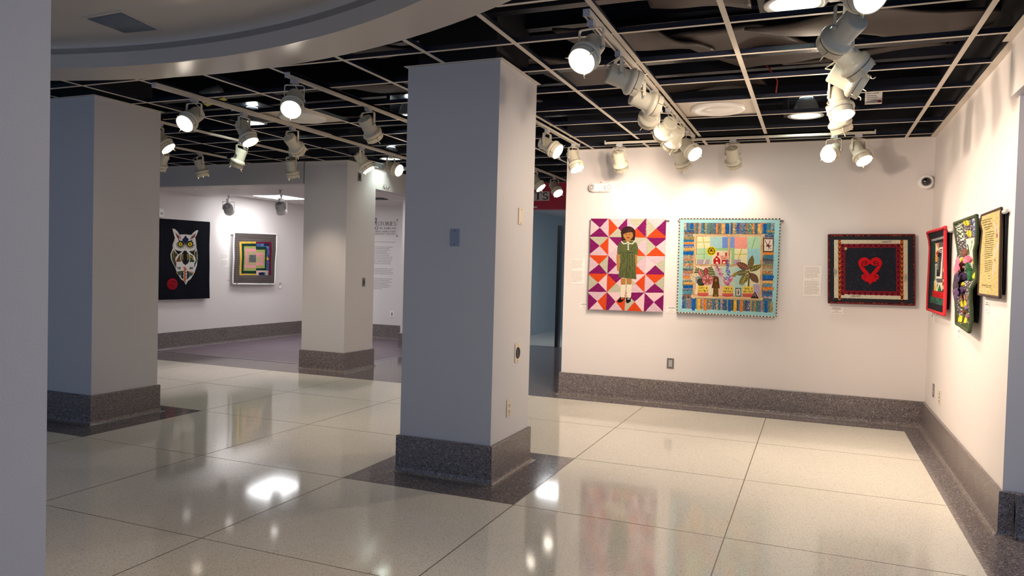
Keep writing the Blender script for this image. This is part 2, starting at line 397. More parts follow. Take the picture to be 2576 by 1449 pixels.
# vent in the rotunda ceiling
vz = CZ+.182
V = [(-4.2, 3.46), (-4.27, 3.78), (-4.55, 3.77), (-4.53, 3.48)]
ve = empty('ceiling_vent', (-4.39, 3.62, vz)); tag(ve, 'dark mesh air vent in the curved pale ceiling', 'vent')
sc = (vz-1.406)/(3.0-1.406)
vx = [(-4.22*sc+.0, 3.50*sc), (-4.28*sc, 3.84*sc), (-4.57*sc, 3.82*sc), (-4.56*sc, 3.52*sc)]
cx_, cy_ = sum(p[0] for p in vx)/4, sum(p[1] for p in vx)/4
ve.location = (cx_, cy_, vz)
q = MB(); L_ = [(p[0]-cx_, p[1]-cy_) for p in vx]
nn = 14
def lerp(a, b, t): return (a[0]+(b[0]-a[0])*t, a[1]+(b[1]-a[1])*t)
q.add([(x, y, -.004) for x, y in L_], [(0, 1, 2, 3)], vent_m)
q.build('vent_backing', parent=ve)
q = MB()
for k in range(1, 26):
    a = lerp(L_[0], L_[1], k/26); b = lerp(L_[3], L_[2], k/26); q.tube([(*a, -.006), (*b, -.006)], .0022, bsteel_m, 4)
for k in range(1, 22):
    a = lerp(L_[0], L_[3], k/22); b = lerp(L_[1], L_[2], k/22); q.tube([(*a, -.007), (*b, -.007)], .0022, bsteel_m, 4)
q.build('vent_mesh', parent=ve)
q = MB(); e_ = [(x*1.16, y*1.16) for x, y in L_]
for k in range(4):
    a, b, c, d = L_[k], L_[(k+1) % 4], e_[(k+1) % 4], e_[k]
    q.add([(*a, -.005), (*b, -.005), (*c, -.005), (*d, -.005), (*a, 0), (*b, 0), (*c, 0), (*d, 0)], [(0, 1, 2, 3), (3, 2, 6, 7), (0, 1, 5, 4)], upper_m)
q.build('vent_frame', parent=ve)

# ------------------------------------------------------------------ track rails
def track(label, a, b, z=2.71, grp='lighting tracks'):
    (x0, y0), (x1, y1) = a, b; L = math.hypot(x1-x0, y1-y0)
    e = empty('lighting_track', (x0, y0, z), math.atan2(y1-y0, x1-x0)); tag(e, label, 'lighting track')
    q = MB(); q.box((0, -.018, 0), (L, -.006, .034), track_m); q.box((0, .006, 0), (L, .018, .034), track_m); q.box((0, -.018, .02), (L, .018, .034), track_m); q.build('rail', parent=e)
    for xx in (-.012, L):
        q = MB(); q.box((xx, -.019, -.002), (xx+.012, .019, .034), adapter_m); q.build('end_cap', parent=e)
    return e
track('long cream lighting track running from the curved soffit toward the side gallery', (-4.70, 4.2), (-4.70, 8.6))
track('cream lighting track passing just in front of the middle column', (-3.49, 4.25), (-3.49, 7.4))
track('cream lighting track ending near the wall corner behind the middle column', (-2.36, 5.6), (-2.36, 7.5))
track('short cream lighting track beyond the far column, two lamps hanging', (-7.0, 6.1), (-7.0, 7.35))
track('cream lighting track over the dark padded column, three lamps hanging', (-5.87, 5.2), (-5.87, 7.45))
track('cream lighting track in the passage before the red header', (-3.44, 8.5), (-3.44, 10.35))
track('cream lighting track crowded with seven lamps above the girl quilt', (-1.13, 3.68), (-1.13, 7.25))
track('cream lighting track close along the end wall over the quilts', (-2.04, 7.44), (.45, 7.44))
track('cream lighting track near the right wall with six lamps in line', (.1, 2.9), (.1, 6.3))

# ------------------------------------------------------------------ track lamps
LM = {}
def lamp_parts():
    q = MB(); q.box((-.03, -.016, -.03), (.03, .016, 0), adapter_m); q.lathe([(.012, -.036), (.012, -.03)], adapter_m, 16, closed=True); LM['adapter'] = q
    q = MB()   # yoke, arms along local y
    w_ = .0685
    def arm(pts):
        for i in range(len(pts)-1):
            (y0, z0), (y1, z1) = pts[i], pts[i+1]
            dy, dz = y1-y0, z1-z0; l_ = math.hypot(dy, dz); nx, nz = -dz/l_*.0018, dy/l_*.0018
            vs = []
            for sx in (-.011, .011):
                vs += [(sx, y0+nx, z0+nz), (sx, y1+nx, z1+nz), (sx, y1-nx, z1-nz), (sx, y0-nx, z0-nz)]
            q.add(vs, [(0,1,2,3),(7,6,5,4),(0,4,5,1),(1,5,6,2),(2,6,7,3),(3,7,4,0)], lamp_m)
    P = [(-w_, -.155), (-w_, -.052), (-w_+.004, -.042), (-w_+.014, -.038), (w_-.014, -.038), (w_-.004, -.042), (w_, -.052), (w_, -.155)]
    arm(P)
    for s_ in (-1, 1):
        mt = Matrix.Translation((0, s_*w_, -.143)) @ Matrix.Rotation(R(90), 4, 'X')
        q.lathe([(.0001, -.008), (.009, -.008), (.009, .008), (.0001, .008)], adapter_m, 14, mt=mt)
    LM['yoke'] = q
    q = MB()   # housing, axis +z is the aim
    q.lathe([(.0001, -.066), (.052, -.066), (.0575, -.063), (.0595, -.056), (.0595, .048), (.064, .056), (.074, .064), (.081, .072), (.0825, .078), (.0825, .088), (.079, .093), (.0745, .095),
             (.0745, .138), (.071, .141), (.069, .138), (.069, .128)], lamp_m, 40)
    q.lathe([(.0753, .1), (.076, .101), (.0753, .103)], dark_m, 40)
    LM['housing'] = q
    q = MB(); q.lathe([(.0001, .129), (.04, .1305), (.0688, .129)], lens_m, 32); LM['lens'] = q
    q = MB()
    for a in (0,):
        c, s_ = math.cos(a), math.sin(a); r_ = .076
        q.tube([(c*r_, s_*r_, .10), (c*r_, s_*r_, .140), (c*(r_-.010), s_*(r_-.010), .146), (c*(r_-.006), s_*(r_-.006), .158), (c*(r_+.008), s_*(r_+.008), .163)], .0028, clip_m, 6)
    LM['lens_clip'] = q
    q = MB()
    pts = []
    for t in range(17):
        a = t/16
        pts.append((-.01-.085*math.sin(PI*a)*(1-.2*a), .02*math.sin(2*PI*a), -.036-.03*math.sin(PI*a*1.0)*(1-a)-.085*a))
    q.tube(pts, .0034, lamp_m, 6); LM['cord'] = q
lamp_parts()
LMESH = {}
def place(kind, parent, mtx=None):
    if kind not in LMESH:
        o = LM[kind].build(kind, parent=parent); LMESH[kind] = o
    else:
        o = LMESH[kind].copy(); COL.objects.link(o); o.parent = parent
        o.name = kind
    o.matrix_parent_inverse = Matrix.Identity(4)
    o.matrix_basis = mtx if mtx else Matrix.Identity(4)
    return o
def track_lamp(label, x, y, az, down, grp, power=1.0, cone=None, z=2.71):
    e = empty('track_spotlight', (x, y, z)); tag(e, label, 'spotlight', grp)
    place('adapter', e, Matrix.Rotation(R(90) if grp != 'lamps on the end wall track' else 0, 4, 'Z'))
    rz = Matrix.Rotation(R(az), 4, 'Z')
    place('yoke', e, rz)
    mt = Matrix.Translation((0, 0, -.143)) @ rz @ Matrix.Rotation(R(90+down), 4, 'Y')
    h = place('housing', e, mt)
    place('lens', h)
    for k in range(3): place('lens_clip', h, Matrix.Rotation(R((x*997+y*331) % 120+120*k), 4, 'Z'))
    place('cord', e, rz)
    ld = bpy.data.lights.new('spot', 'SPOT'); ld.energy = LAMP_W*power; ld.color = WARM; ld.spot_size = R(cone or {GB: 100, GM: 90, GR: 90}.get(grp, 66)); ld.spot_blend = 1.0; ld.shadow_soft_size = .06
    lo = bpy.data.objects.new('lamp_beam', ld); COL.objects.link(lo); lo.parent = h
    lo.matrix_parent_inverse = Matrix.Identity(4); lo.matrix_basis = Matrix.Translation((0, 0, .175)) @ Matrix.Rotation(PI, 4, 'X')
    return e
G1 = 'lamps on the long track toward the side gallery'; G2 = 'lamps on the track before the middle column'; G3 = 'lamps on the track behind the middle column'
G4 = 'lamps on the track over the padded column'; G5 = 'lamps on the short far track'; G6 = 'lamps on the passage track'
GM = 'lamps on the crowded track above the girl quilt'; GB = 'lamps on the end wall track'; GR = 'lamps on the track near the right wall'
LAMPS = [
 ('glowing cream spotlight facing the viewer, first on the long left track', -4.70, 4.588, -82, 36, G1, .35),
 ('cream spotlight tilted down with a lit rim, second on the long track', -4.70, 5.154, 2, 58, G1, .5),
 ('cream spotlight showing its round back cap, third on the long track', -4.70, 5.804, 91, 35, G1, .45),
 ('cream spotlight angled steeply down in front of the head of the gallery corner column', -4.70, 6.987, 18, 55, G1, .5),
 ('cream spotlight lying nearly level with a bright face, just beyond the gallery corner column head', -4.70, 7.589, -8, 20, G1, .6),
 ('large glowing cream spotlight facing the viewer, left of the middle column', -3.49, 4.324, -63, 41, G2, .35),
 ('cream spotlight pointing down and away, nearest the middle column on its left side', -3.49, 5.265, 82, 45, G2, .4),
 ('cream spotlight leaning out with a bright edge, first right of the middle column', -2.36, 6.534, -9, 31, G3, 1),
 ('cream spotlight pointing steeply down beside the corner where the end wall begins', -2.36, 7.349, -28, 63, G3, 1),
 ('cream spotlight half hidden by the padded column, upper of the two beside it', -5.87, 5.306, 20, 48, G4, .3),
 ('cream spotlight turned down, hanging just below the second lamp of the long track', -5.87, 6.389, -172, 66, G4, .3),
 ('small cream spotlight pointing straight down below the third lamp of the long track', -5.87, 7.237, 95, 66, G4, .4),
 ('cream spotlight half hidden by the padded column, lower of the two beside it', -7.0, 6.384, 169, 56, G5, .3),
 ('small cream spotlight pointing down on the farthest track, above the owl quilt', -7.0, 6.938, 73, 72, G5, .5),
 ('lit spotlight in front of the letters ITS on the red header', -3.44, 9.102, -5, 49, G6, .8),
 ('lit spotlight in front of the red header, beyond the end of the ITS lettering', -3.44, 9.883, -36, 45, G6, .8),
 ('largest glowing spotlight facing the viewer, at the free end of its track', -1.13, 3.766, -99, 41, GM, .6),
 ('cream spotlight seen side-on, second on the crowded track, cord looped behind its arm', -1.13, 4.343, 31, 17, GM, 1.3),
 ('cream spotlight seen side-on, third on the crowded track', -1.13, 4.952, 34, 18, GM, 1.3),
 ('grey-lit spotlight turned to the other side, fourth on the crowded track', -1.13, 5.339, 116, 21, GM, .9),
 ('warmly lit spotlight, fifth on the crowded track above the girl quilt', -1.13, 5.942, 123, 20, GM, .8),
 ('spotlight showing its pale round back cap, sixth on the crowded track', -1.13, 6.32, 123, 31, GM, .7),
 ('spotlight with a glowing face at the wall end of the crowded track', -1.13, 6.923, -40, 37, GM, 1),
 ('spotlight hanging on the end wall track above the emergency light', -1.899, 7.44, 84, 53, GB, .04),
 ('spotlight hanging on the end wall track behind the glowing end of the crowded track', -1.283, 7.44, 68, 50, GB, .1),
 ('spotlight hanging on the end wall track above the blue bordered quilt', -.78, 7.44, 85, 53, GB, .15),
 ('glowing spotlight facing the viewer on the end wall track, nearer the blue bordered quilt', .118, 7.44, -112, 24, GB, 1),
 ('glowing spotlight on the end wall track, last one toward the dome camera', .322, 7.44, -51, 53, GB, .2),
 ('spotlight cut by the top edge of the photo, its glowing face peeking in', .1, 3.286, -59, 30, GR, .35),
 ('large grey-lit spotlight just below the topmost glowing one, leaning left', .1, 3.802, 125, 22, GR, 1.2),
 ('large spotlight leaning right, third down the line near the right wall', .1, 4.227, 30, 40, GR, .15),
 ('warm cream spotlight with a looping cord, fourth down the line near the right wall', .1, 4.705, 5, 30, GR, .12),
 ('spotlight pointing down with its lit face showing, fifth down the line near the right wall', .1, 5.256, -59, 66, GR, .6),
 ('spotlight pointing down and away, last down the line near the right wall', .1, 5.724, 49, 62, GR, .6),
]
for a in LAMPS: track_lamp(*a)

# ------------------------------------------------------------------ gallery LED heads
def led_head(label, x, y, z, az, down, power):
    e = empty('led_track_head', (x, y, z)); tag(e, label, 'spotlight', 'white led heads in the side gallery')
    q = MB(); q.lathe([(.02, 0), (.02, -.03), (.012, -.035), (.012, -.06)], white_m, 16); q.build('stem', parent=e)
    q = MB(); q.box((-.07, -.02, -.115), (.07, .02, -.06), white_m, Matrix.Rotation(R(az), 4, 'Z')); q.build('driver_box', parent=e, bevel=.003)
    rz = Matrix.Rotation(R(az), 4, 'Z')
    q = MB()
    for s_ in (-1, 1): q.box((-.012, s_*.09-.003, -.23), (.012, s_*.09+.003, -.1), white_m, rz)
    q.box((-.012, -.093, -.112), (.012, .093, -.104), white_m, rz); q.build('bracket', parent=e)
    mt = Matrix.Translation((0, 0, -.22)) @ rz @ Matrix.Rotation(R(90+down), 4, 'Y')
    q = MB(); q.lathe([(.0001, -.07), (.045, -.07), (.052, -.06), (.054, .0), (.066, .02), (.068, .055), (.064, .06), (.06, .055)], white_m, 32)
    mt = mt @ Matrix.Scale(1.25, 4)
    h = q.build('head', parent=e); h.matrix_basis = mt
    q = MB()
    for k in range(24):
        q.box((.018, -.0012, -.082), (.052, .0012, -.066), adapter_m, Matrix.Rotation(2*PI*k/24, 4, 'Z'))
    for k in range(24):
        q.box((.05, -.0012, -.062), (.060, .0012, .01), adapter_m, Matrix.Rotation(2*PI*k/24, 4, 'Z'))
    q.build('heat_sink', parent=h)
    q = MB(); q.lathe([(.0001, .052), (.06, .052)], led_m, 32); q.build('lens', parent=h)
    q = MB(); q.tube([(-.02, 0, -.1), (-.07, .02, -.14), (-.075, .01, -.19), (-.06, 0, -.21)], .004, dark_m, 6); o = q.build('cord', parent=e); o.rotation_euler.z = R(az)
    ld = bpy.data.lights.new('spot', 'SPOT'); ld.energy = power; ld.color = (.93, .95, 1.0); ld.spot_size = R(80); ld.spot_blend = 1.0; ld.shadow_soft_size = .04
    lo = bpy.data.objects.new('led_beam', ld); COL.objects.link(lo); lo.parent = h; lo.matrix_basis = Matrix.Translation((0, 0, .09)) @ Matrix.Rotation(PI, 4, 'X')
led_head('white finned spotlight turned side-on, above the gap between owl and log cabin quilts', -8.74, 9.27, 2.455, 118, 24, 22)
led_head('white finned spotlight showing its round ribbed back, above the log cabin quilt', -7.72, 9.3, 2.455, 105, 58, 18)

def ceiling_panel(label, x0, x1, y0, y1, z, grp=None):
    e = empty('light_panel', ((x0+x1)/2, (y0+y1)/2, z)); tag(e, label, 'ceiling light')
    a, b = (x1-x0)/2, (y1-y0)/2
    q = MB(); q.box((-a, -b, -.004), (a, b, .006), led_m); q.build('diffuser', parent=e)
    q = MB()
    for p0, p1 in (((-a-.02, -b-.02), (a+.02, -b)), ((-a-.02, b), (a+.02, b+.02)), ((-a-.02, -b), (-a, b)), ((a, -b), (a+.02, b))): q.box((*p0, -.008), (*p1, .006), white_m)
    q.build('frame', parent=e)
ceiling_panel('bright white light panel in the side gallery ceiling behind the led heads', -8.85, -8.25, 9.85, 10.65, 2.525)
ceiling_panel('bright light panel at the edge of the gallery ceiling above the wall text', -7.45, -6.85, 9.9, 10.4, 2.525)
q = MB()
for k in range(7): q.box((-7.4+.02, 10.62+.035*k, -.0), (-6.75, 10.635+.035*k, .012), dark_m)
o = q.build('ceiling_grille', loc=(0, 0, 2.512)); tag(o, 'dark slotted air grille in the gallery ceiling above the wall text', 'vent')
ceiling_panel('thin bright ceiling light seen under the red header', -4.5, -3.6, 12.3, 12.9, 2.61)

# small ceiling fittings in the gallery soffit
for k, (x, y, l) in enumerate(((-8.585, 8.36, 'white round soffit light ring, nearest the owl quilt'), (-7.775, 8.36, 'white round soffit light ring above the finned side-on spotlight'), (-6.971, 8.38, 'white round soffit light ring nearest the corner column'))):
    q = MB(); q.lathe([(.085, 0), (.085, -.006), (.065, -.008), (.06, .004)], white_m, 28); q.lathe([(.06, .0), (.001, -.001)], adapter_m, 28)
    o = q.build('soffit_light_ring', loc=(x, y, 2.455)); tag(o, l, 'ceiling light', 'round fittings in the gallery soffit')
    ld = bpy.data.lights.new('soffit_can', 'SPOT'); ld.energy = 14; ld.color = (1, .95, .92); ld.spot_size = R(150); ld.spot_blend = 1; ld.shadow_soft_size = .05
    lo = bpy.data.objects.new('soffit_beam', ld); COL.objects.link(lo); lo.parent = o; lo.location = (0, 0, -.02)
def sprinkler(x, y, z, l):
    q = MB(); q.lathe([(.03, 0), (.03, -.004), (.01, -.006), (.01, -.03), (.004, -.032), (.004, -.045), (.02, -.046), (.02, -.048)], steel_m, 16)
    o = q.build('sprinkler_head', loc=(x, y, z)); tag(o, l, 'sprinkler')
sprinkler(-7.244, 8.702, 2.455, 'small metal sprinkler head hanging from the gallery soffit')
q = MB(); q.tube([(0, 0, .03), (0, -.02, .035), (0, -.03, 0), (0, 0, -.03), (.0, .03, -.02), (0, .05, .02), (0, .07, .01), (0, .08, -.02), (0, .12, .01)], .006, steel_m, 6)
o = q.build('cable_hook', loc=(-5.63, 8.95, 2.50)); tag(o, 'small looped cable hook on the header beside the corner column', 'hook')

# ------------------------------------------------------------------ recessed downlights and round diffusers in the open grid
def can(label, x, y, z, r_=.125, lit=1.0, open_side=True):
    e = empty('recessed_downlight', (x, y, z)); tag(e, label, 'ceiling light')
    q = MB(); q.lathe([(r_, 0), (r_+.012, -.004), (r_+.03, -.002), (r_+.032, .004), (r_, .006)], white_m, 40); q.build('trim_ring', parent=e)
    q = MB(); q.lathe([(r_, .002), (r_*.93, .05), (r_*.7, .13), (r_*.4, .17)], can_m, 40); q.build('reflector', parent=e)
    q = MB(); q.lathe([(r_*.45, .165), (.0001, .165)], can_e, 24); q.lathe([(.018, .165), (.018, .06), (.012, .05), (.001, .048)], can_e, 12); q.build('bulb', parent=e)
    q = MB(); q.box((-.19, -.14, .02), (-.15, .14, .2), joist_m); q.box((-.15, -.14, .19), (.17, .14, .2), joist_m); q.box((.17, -.02, .0), (.28, .02, .07), adapter_m); q.build('bracket', parent=e)
    ld = bpy.data.lights.new('can', 'SPOT'); ld.energy = CAN_W*lit; ld.color = (.86, 1.0, .90); ld.spot_size = R(120); ld.spot_blend = .8; ld.shadow_soft_size = .09
    lo = bpy.data.objects.new('can_beam', ld); COL.objects.link(lo); lo.parent = e; lo.location = (0, 0, -.01)
can('large bright round downlight cut by the top edge, over the right bay', -.15, 4.27, 2.86, .13, 1)
can('round downlight above the heart quilt with its metal side box', -.13, 7.25, 2.86, .125, 1)
can('round downlight behind the long track, second lamp in front of it', -5.55, 6.2, 2.86, .125, 1)
can('round downlight partly hidden by the upper edge of the middle column', -3.72, 6.35, 2.86, .125, 1)
can('far round downlight above the lamps nearest the corner column', -5.45, 8.8, 2.86, .125, 1)
def diffuser(label, x, y):
    e = empty('round_diffuser_panel', (x, y, CZ+.004)); tag(e, label, 'ceiling panel', 'round diffuser panels in the grid')
    q = MB(); q.box((-.30, -.30, .012), (.30, .30, .02), tee_m); q.build('panel', parent=e)
    q = MB(); q.lathe([(.0001, -.008), (.11, -.008), (.115, -.002), (.16, -.012), (.205, -.014), (.215, -.006), (.21, .012)], white_m, 48); q.build('disc', parent=e)
diffuser('pale square panel with a round disc, in the ceiling grid over the blue bordered quilt', -.785, 6.245)
diffuser('pale square panel with a round disc, behind the large lamp left of the middle column', -4.445, 5.635)
# open fixture side with yellow label
e = empty('metal_fixture_housing', (-5.35, 5.45, 2.98)); tag(e, 'slanted bright metal fixture housing with a yellow strip up in the dark ceiling', 'light fixture')
mt = Matrix.Rotation(R(25), 4, 'Z') @ Matrix.Rotation(R(70), 4, 'Y')
q = MB(); q.lathe([(.06, -.11), (.07, -.1), (.07, .08), (.03, .1), (.0001, .1)], can_m, 24, mt=mt); q.build('reflector_can', parent=e)
q = MB(); q.box((-.003, -.05, -.1), (.003, .05, .1), yellow_m, mt @ Matrix.Translation((.072, 0, 0))); q.build('label_strip', parent=e)
# junction box with EATON plate
def font_mesh(txt, size, m, depth=.0006, align='LEFT', sx=1.0):
    c = bpy.data.curves.new('t', 'FONT'); c.body = txt; c.size = size; c.align_x = align; c.extrude = depth; c.resolution_u = 3
    o = bpy.data.objects.new('t', c); COL.objects.link(o); dg = bpy.context.evaluated_depsgraph_get(); dg.update()
    me = bpy.data.meshes.new_from_object(o.evaluated_get(dg)); bpy.data.objects.remove(o); me.materials.clear(); me.materials.append(m)
    if sx != 1.0:
        for v in me.vertices: v.co.x *= sx
    return me
def put_text(name, parent, me, mtx):
    o = bpy.data.objects.new(name, me); COL.objects.link(o); o.parent = parent; o.matrix_basis = mtx; return o
e = empty('junction_box_label', (.385, 6.62, 2.86)); tag(e, 'white EATON sticker on a black box in the ceiling near the right wall', 'label')
q = MB(); q.box((-.062, 0, -.05), (.062, .04, .05), white_m); q.build('plate', parent=e)
FRONT = Matrix.Rotation(R(90), 4, 'X')
put_text('lettering', e, font_mesh('EATON', .026, blk_m), Matrix.Translation((-.052, -.001, .025)) @ FRONT)
q = MB()
for k in range(4): q.box((-.05, -.0015, .008-.014*k), (.02+.01*(k % 2), -.0005, .012-.014*k), ink_m)
q.box((.03, -.0015, -.045), (.055, -.0005, -.03), redled_m.copy() if 0 else red_m); q.build('small_print', parent=e)
q = MB(); q.tube([(-.44, 6.2, 3.1), (-.36, 6.25, 3.0), (-.33, 6.26, 2.95), (-.34, 6.27, 2.86)], .006, redwire_m, 6); o = q.build('red_wire'); tag(o, 'short red wire dangling in the dark ceiling over the blue bordered quilt', 'wire')
q = MB(); q.box((-.12, -.04, 0), (.12, .04, .03), adapter_m); q.lathe([(.02, 0), (.02, -.02), (.001, -.02)], adapter_m, 12)
o = q.build('ceiling_sensor_box', loc=(-.72, 7.05, 2.95)); tag(o, 'small grey sensor box in the dark ceiling behind the round diffuser', 'sensor')

# ------------------------------------------------------------------ serif lettering
def glyph(ch):
    """capital letters as lists of polygons, cap height 1; returns (polys, advance)"""
    T, t, s, h = .16, .065, .05, .30
    P = []
    def rect(x0, y0, x1, y1): P.append([(x0, y0), (x1, y0), (x1, y1), (x0, y1)])
    def stem(x, w_=T, foot=True, head=True, ov=.07):
        rect(x, 0, x+w_, 1)
        if foot: rect(x-ov, 0, x+w_+ov, s)
        if head: rect(x-ov, 1-s, x+w_+ov, 1)
    def bar(a, b, w_):
        dx, dy = b[0]-a[0], b[1]-a[1]; l_ = math.hypot(dx, dy); nx, ny = -dy/l_*w_/2, dx/l_*w_/2
        P.append([(a[0]+nx, a[1]+ny), (b[0]+nx, b[1]+ny), (b[0]-nx, b[1]-ny), (a[0]-nx, a[1]-ny)])
    def arc(cx, cy, rx, ry, a0, a1, w0=t, w1=T, n_=18):
        for k in range(n_):
            A, B = R(a0+(a1-a0)*k/n_), R(a0+(a1-a0)*(k+1)/n_)
            def wd(A_): return w0+(w1-w0)*abs(math.cos(A_))**1.3
            q4 = []
            for A_, s_ in ((A, 1), (B, 1), (B, -1), (A, -1)):
                w_ = wd(A_)/2*s_; q4.append((cx+(rx+w_)*math.cos(A_), cy+(ry+w_)*math.sin(A_)))
            P.append(q4)
    if ch == 'I': stem(.09); a = .34
    elif ch == 'T': stem(.32, head=False); rect(.04, 1-t, .76, 1); rect(.02, .80, .06, 1); rect(.74, .80, .78, 1); a = .80
    elif ch == 'H': stem(.09); stem(.58); rect(.2, .48, .6, .48+t); a = .85
    elif ch == 'N': stem(.10, t); bar((.14, .97), (.70, .03), T); stem(.68, t); a = .86
    elif ch == 'E': stem(.09); rect(.2, 1-t, .62, 1); rect(.2, .48, .5, .48+t); rect(.2, 0, .66, t); rect(.59, .80, .63, 1); rect(.63, 0, .67, .22); rect(.48, .4, .51, .62); a = .70
    elif ch == 'L': stem(.09); rect(.2, 0, .62, t); rect(.59, 0, .63, .24); a = .66
    elif ch == 'R': stem(.09); arc(.28, .74, .26, .23, -90, 90); rect(.2, .48, .3, .48+t); rect(.2, .94, .3, 1); bar((.36, .5), (.72, .03), T*.9); rect(.62, 0, .82, s); a = .82
    elif ch == 'P': stem(.09); arc(.28, .72, .28, .25, -90, 90); rect(.2, .44, .3, .44+t); rect(.2, .94, .3, 1); a = .68
    elif ch == 'B': stem(.09); arc(.28, .75, .22, .215, -90, 90); arc(.28, .27, .29, .235, -90, 90); rect(.2, .49, .3, .49+t); rect(.2, .94, .3, 1); rect(.2, 0, .3, t); a = .74
    elif ch == 'D': stem(.09); arc(.28, .5, .42, .465, -90, 90); rect(.2, .94, .3, 1); rect(.2, 0, .3, t); a = .88
    elif ch == 'A': bar((.10, .02), (.42, .98), t); bar((.70, .02), (.40, .98), T); rect(.2, .32, .62, .32+t); rect(0, 0, .2, s); rect(.58, 0, .84, s); a = .84
    elif ch == 'O': arc(.46, .5, .36, .47, 0, 360, n_=36); a = .94
    elif ch == 'Q': arc(.46, .5, .36, .47, 0, 360, n_=36); bar((.5, .08), (.86, -.2), .1); a = .94
    elif ch == 'C': arc(.46, .5, .37, .47, 45, 315, n_=30); rect(.72, .68, .76, .95); a = .82
    elif ch == 'G': arc(.46, .5, .37, .47, 45, 330, n_=30); rect(.72, .68, .76, .95); rect(.66, .05, .8, .42); rect(.58, .38, .88, .42); a = .92
    elif ch == 'S': arc(.33, .74, .2, .215, 30, 270, w0=.12, w1=.1); arc(.33, .27, .23, .235, -150, 90, w0=.12, w1=.12); rect(.50, .72, .535, .97); rect(.08, .03, .115, .28); a = .64
    elif ch == 'M': stem(.10, t); bar((.14, .97), (.46, .04), T); bar((.46, .04), (.80, .97), t); stem(.76, T); a = 1.04
    elif ch == 'X': bar((.12, .98), (.66, .02), T); bar((.66, .98), (.12, .02), t); rect(.02, .95, .28, 1); rect(.54, .95, .76, 1); rect(.0, 0, .24, s); rect(.52, 0, .78, s); a = .80
    elif ch == 'Y': bar((.12, .97), (.42, .45), T); bar((.70, .97), (.42, .45), t); rect(.34, 0, .50, .48); rect(.26, 0, .58, s); rect(.02, .95, .26, 1); rect(.58, .95, .80, 1); a = .80
    elif ch == 'U': rect(.10, .3, .26, 1); rect(.62, .3, .68, 1); arc(.40, .3, .24, .27, 180, 360); rect(.02, .95, .34, 1); rect(.54, .95, .78, 1); a = .82
    elif ch == ' ': a = .35
    else: a = .4
    return P, a
def serif(mb, txt, fr, x_right, y, h, width, m, d=.001, light=1.0):
    """text set so that it ends at x_right, with given total width"""
    tot = sum(glyph(c)[1] for c in txt); k = width/tot; x = x_right-width
    for c in txt:
        P, a = glyph(c)
        for pl in P: mb.prism([(x+u*k, y+v*h) for u, v in pl], fr, m, d)
        x += a*k

# EXHIBITS sign on the red header
e = empty('exhibits_sign', (-4.4, 10.85, 2.47)); tag(e, 'pale sign plate lettered EXHIBITS on the red header, only ITS visible', 'sign')
q = MB(); q.box((-.36, -.015, 0), (.55, 0, .142), plate_m); q.build('plate', parent=e)
q = MB(); serif(q, 'EXHIBITS', lambda u, v, w_: (u, -.015-w_, v), .535, .015, .112, .86, blk_m, .002); q.build('lettering', parent=e)
q = MB(); q.box((-.05, -.03, 0), (.05, .0, .02), white_m); o = q.build('header_bracket', loc=(-4.1, 10.86, 2.36)); tag(o, 'small pale bracket low on the red header under the sign', 'bracket')
sprinkler(-3.98, 11.9, 2.61, 'small sprinkler head under the ceiling beyond the red header')

# gallery introduction text on the far wall
e = empty('wall_text_panel', (-7.34, 12.1, 0)); tag(e, 'purple grey exhibition wall text headed HISTORIES IN THREAD', 'wall text')
q = MB(); fr = lambda u, v, w_: (u, -w_, v)
serif(q, 'ISTORIES', fr, -.005, 2.150, .078, .452, ink_m)
serif(q, 'IN THREAD', fr, -.003, 2.080, .044, .365, ink_m)
serif(q, 'HONORING HEIRLOOMS', fr, -.005, 2.024, .034, .60, ink_m)
serif(q, 'CONTEMPORARY QUILTING', fr, -.005, 1.980, .031, .62, ink_m)
q.build('heading', parent=e)
q = MB()
hp = [(-.53, 2.10), (-.50, 2.20), (-.475, 2.27), (-.455, 2.295), (-.44, 2.28), (-.45, 2.24), (-.48, 2.17), (-.485, 2.12), (-.46, 2.085), (-.42, 2.075), (-.395, 2.10), (-.41, 2.13), (-.45, 2.125), (-.485, 2.10)]
for i in range(len(hp)-1): q.tube([(hp[i][0], -.002, hp[i][1]), (hp[i+1][0], -.002, hp[i+1][1])], .007 if 0 < i < 8 else .005, ink_m, 6)
q.tube([(-.62, -.002, 2.29), (-.58, -.002, 2.30), (-.56, -.002, 2.2), (-.60, -.002, 2.08)], .007, ink_m, 6)
q.build('script_initial', parent=e)
q = MB()
q.box((-.43, -.002, 2.2615), (-.005, 0, 2.2635), inkl_m); q.box((-.7, -.002, 1.955), (-.02, 0, 1.957), inkl_m); q.box((.018, -.002, 1.985), (.020, 0, 2.24), inkl_m)
for z_ in (2.258, 1.957):
    for a in (-1, 1):
        for b in (-1, 1): q.box((.019+a*.008-.006, -.003, z_+b*.008-.006), (.019+a*.008+.006, 0, z_+b*.008+.006), ink_m)
q.build('border_rule', parent=e)
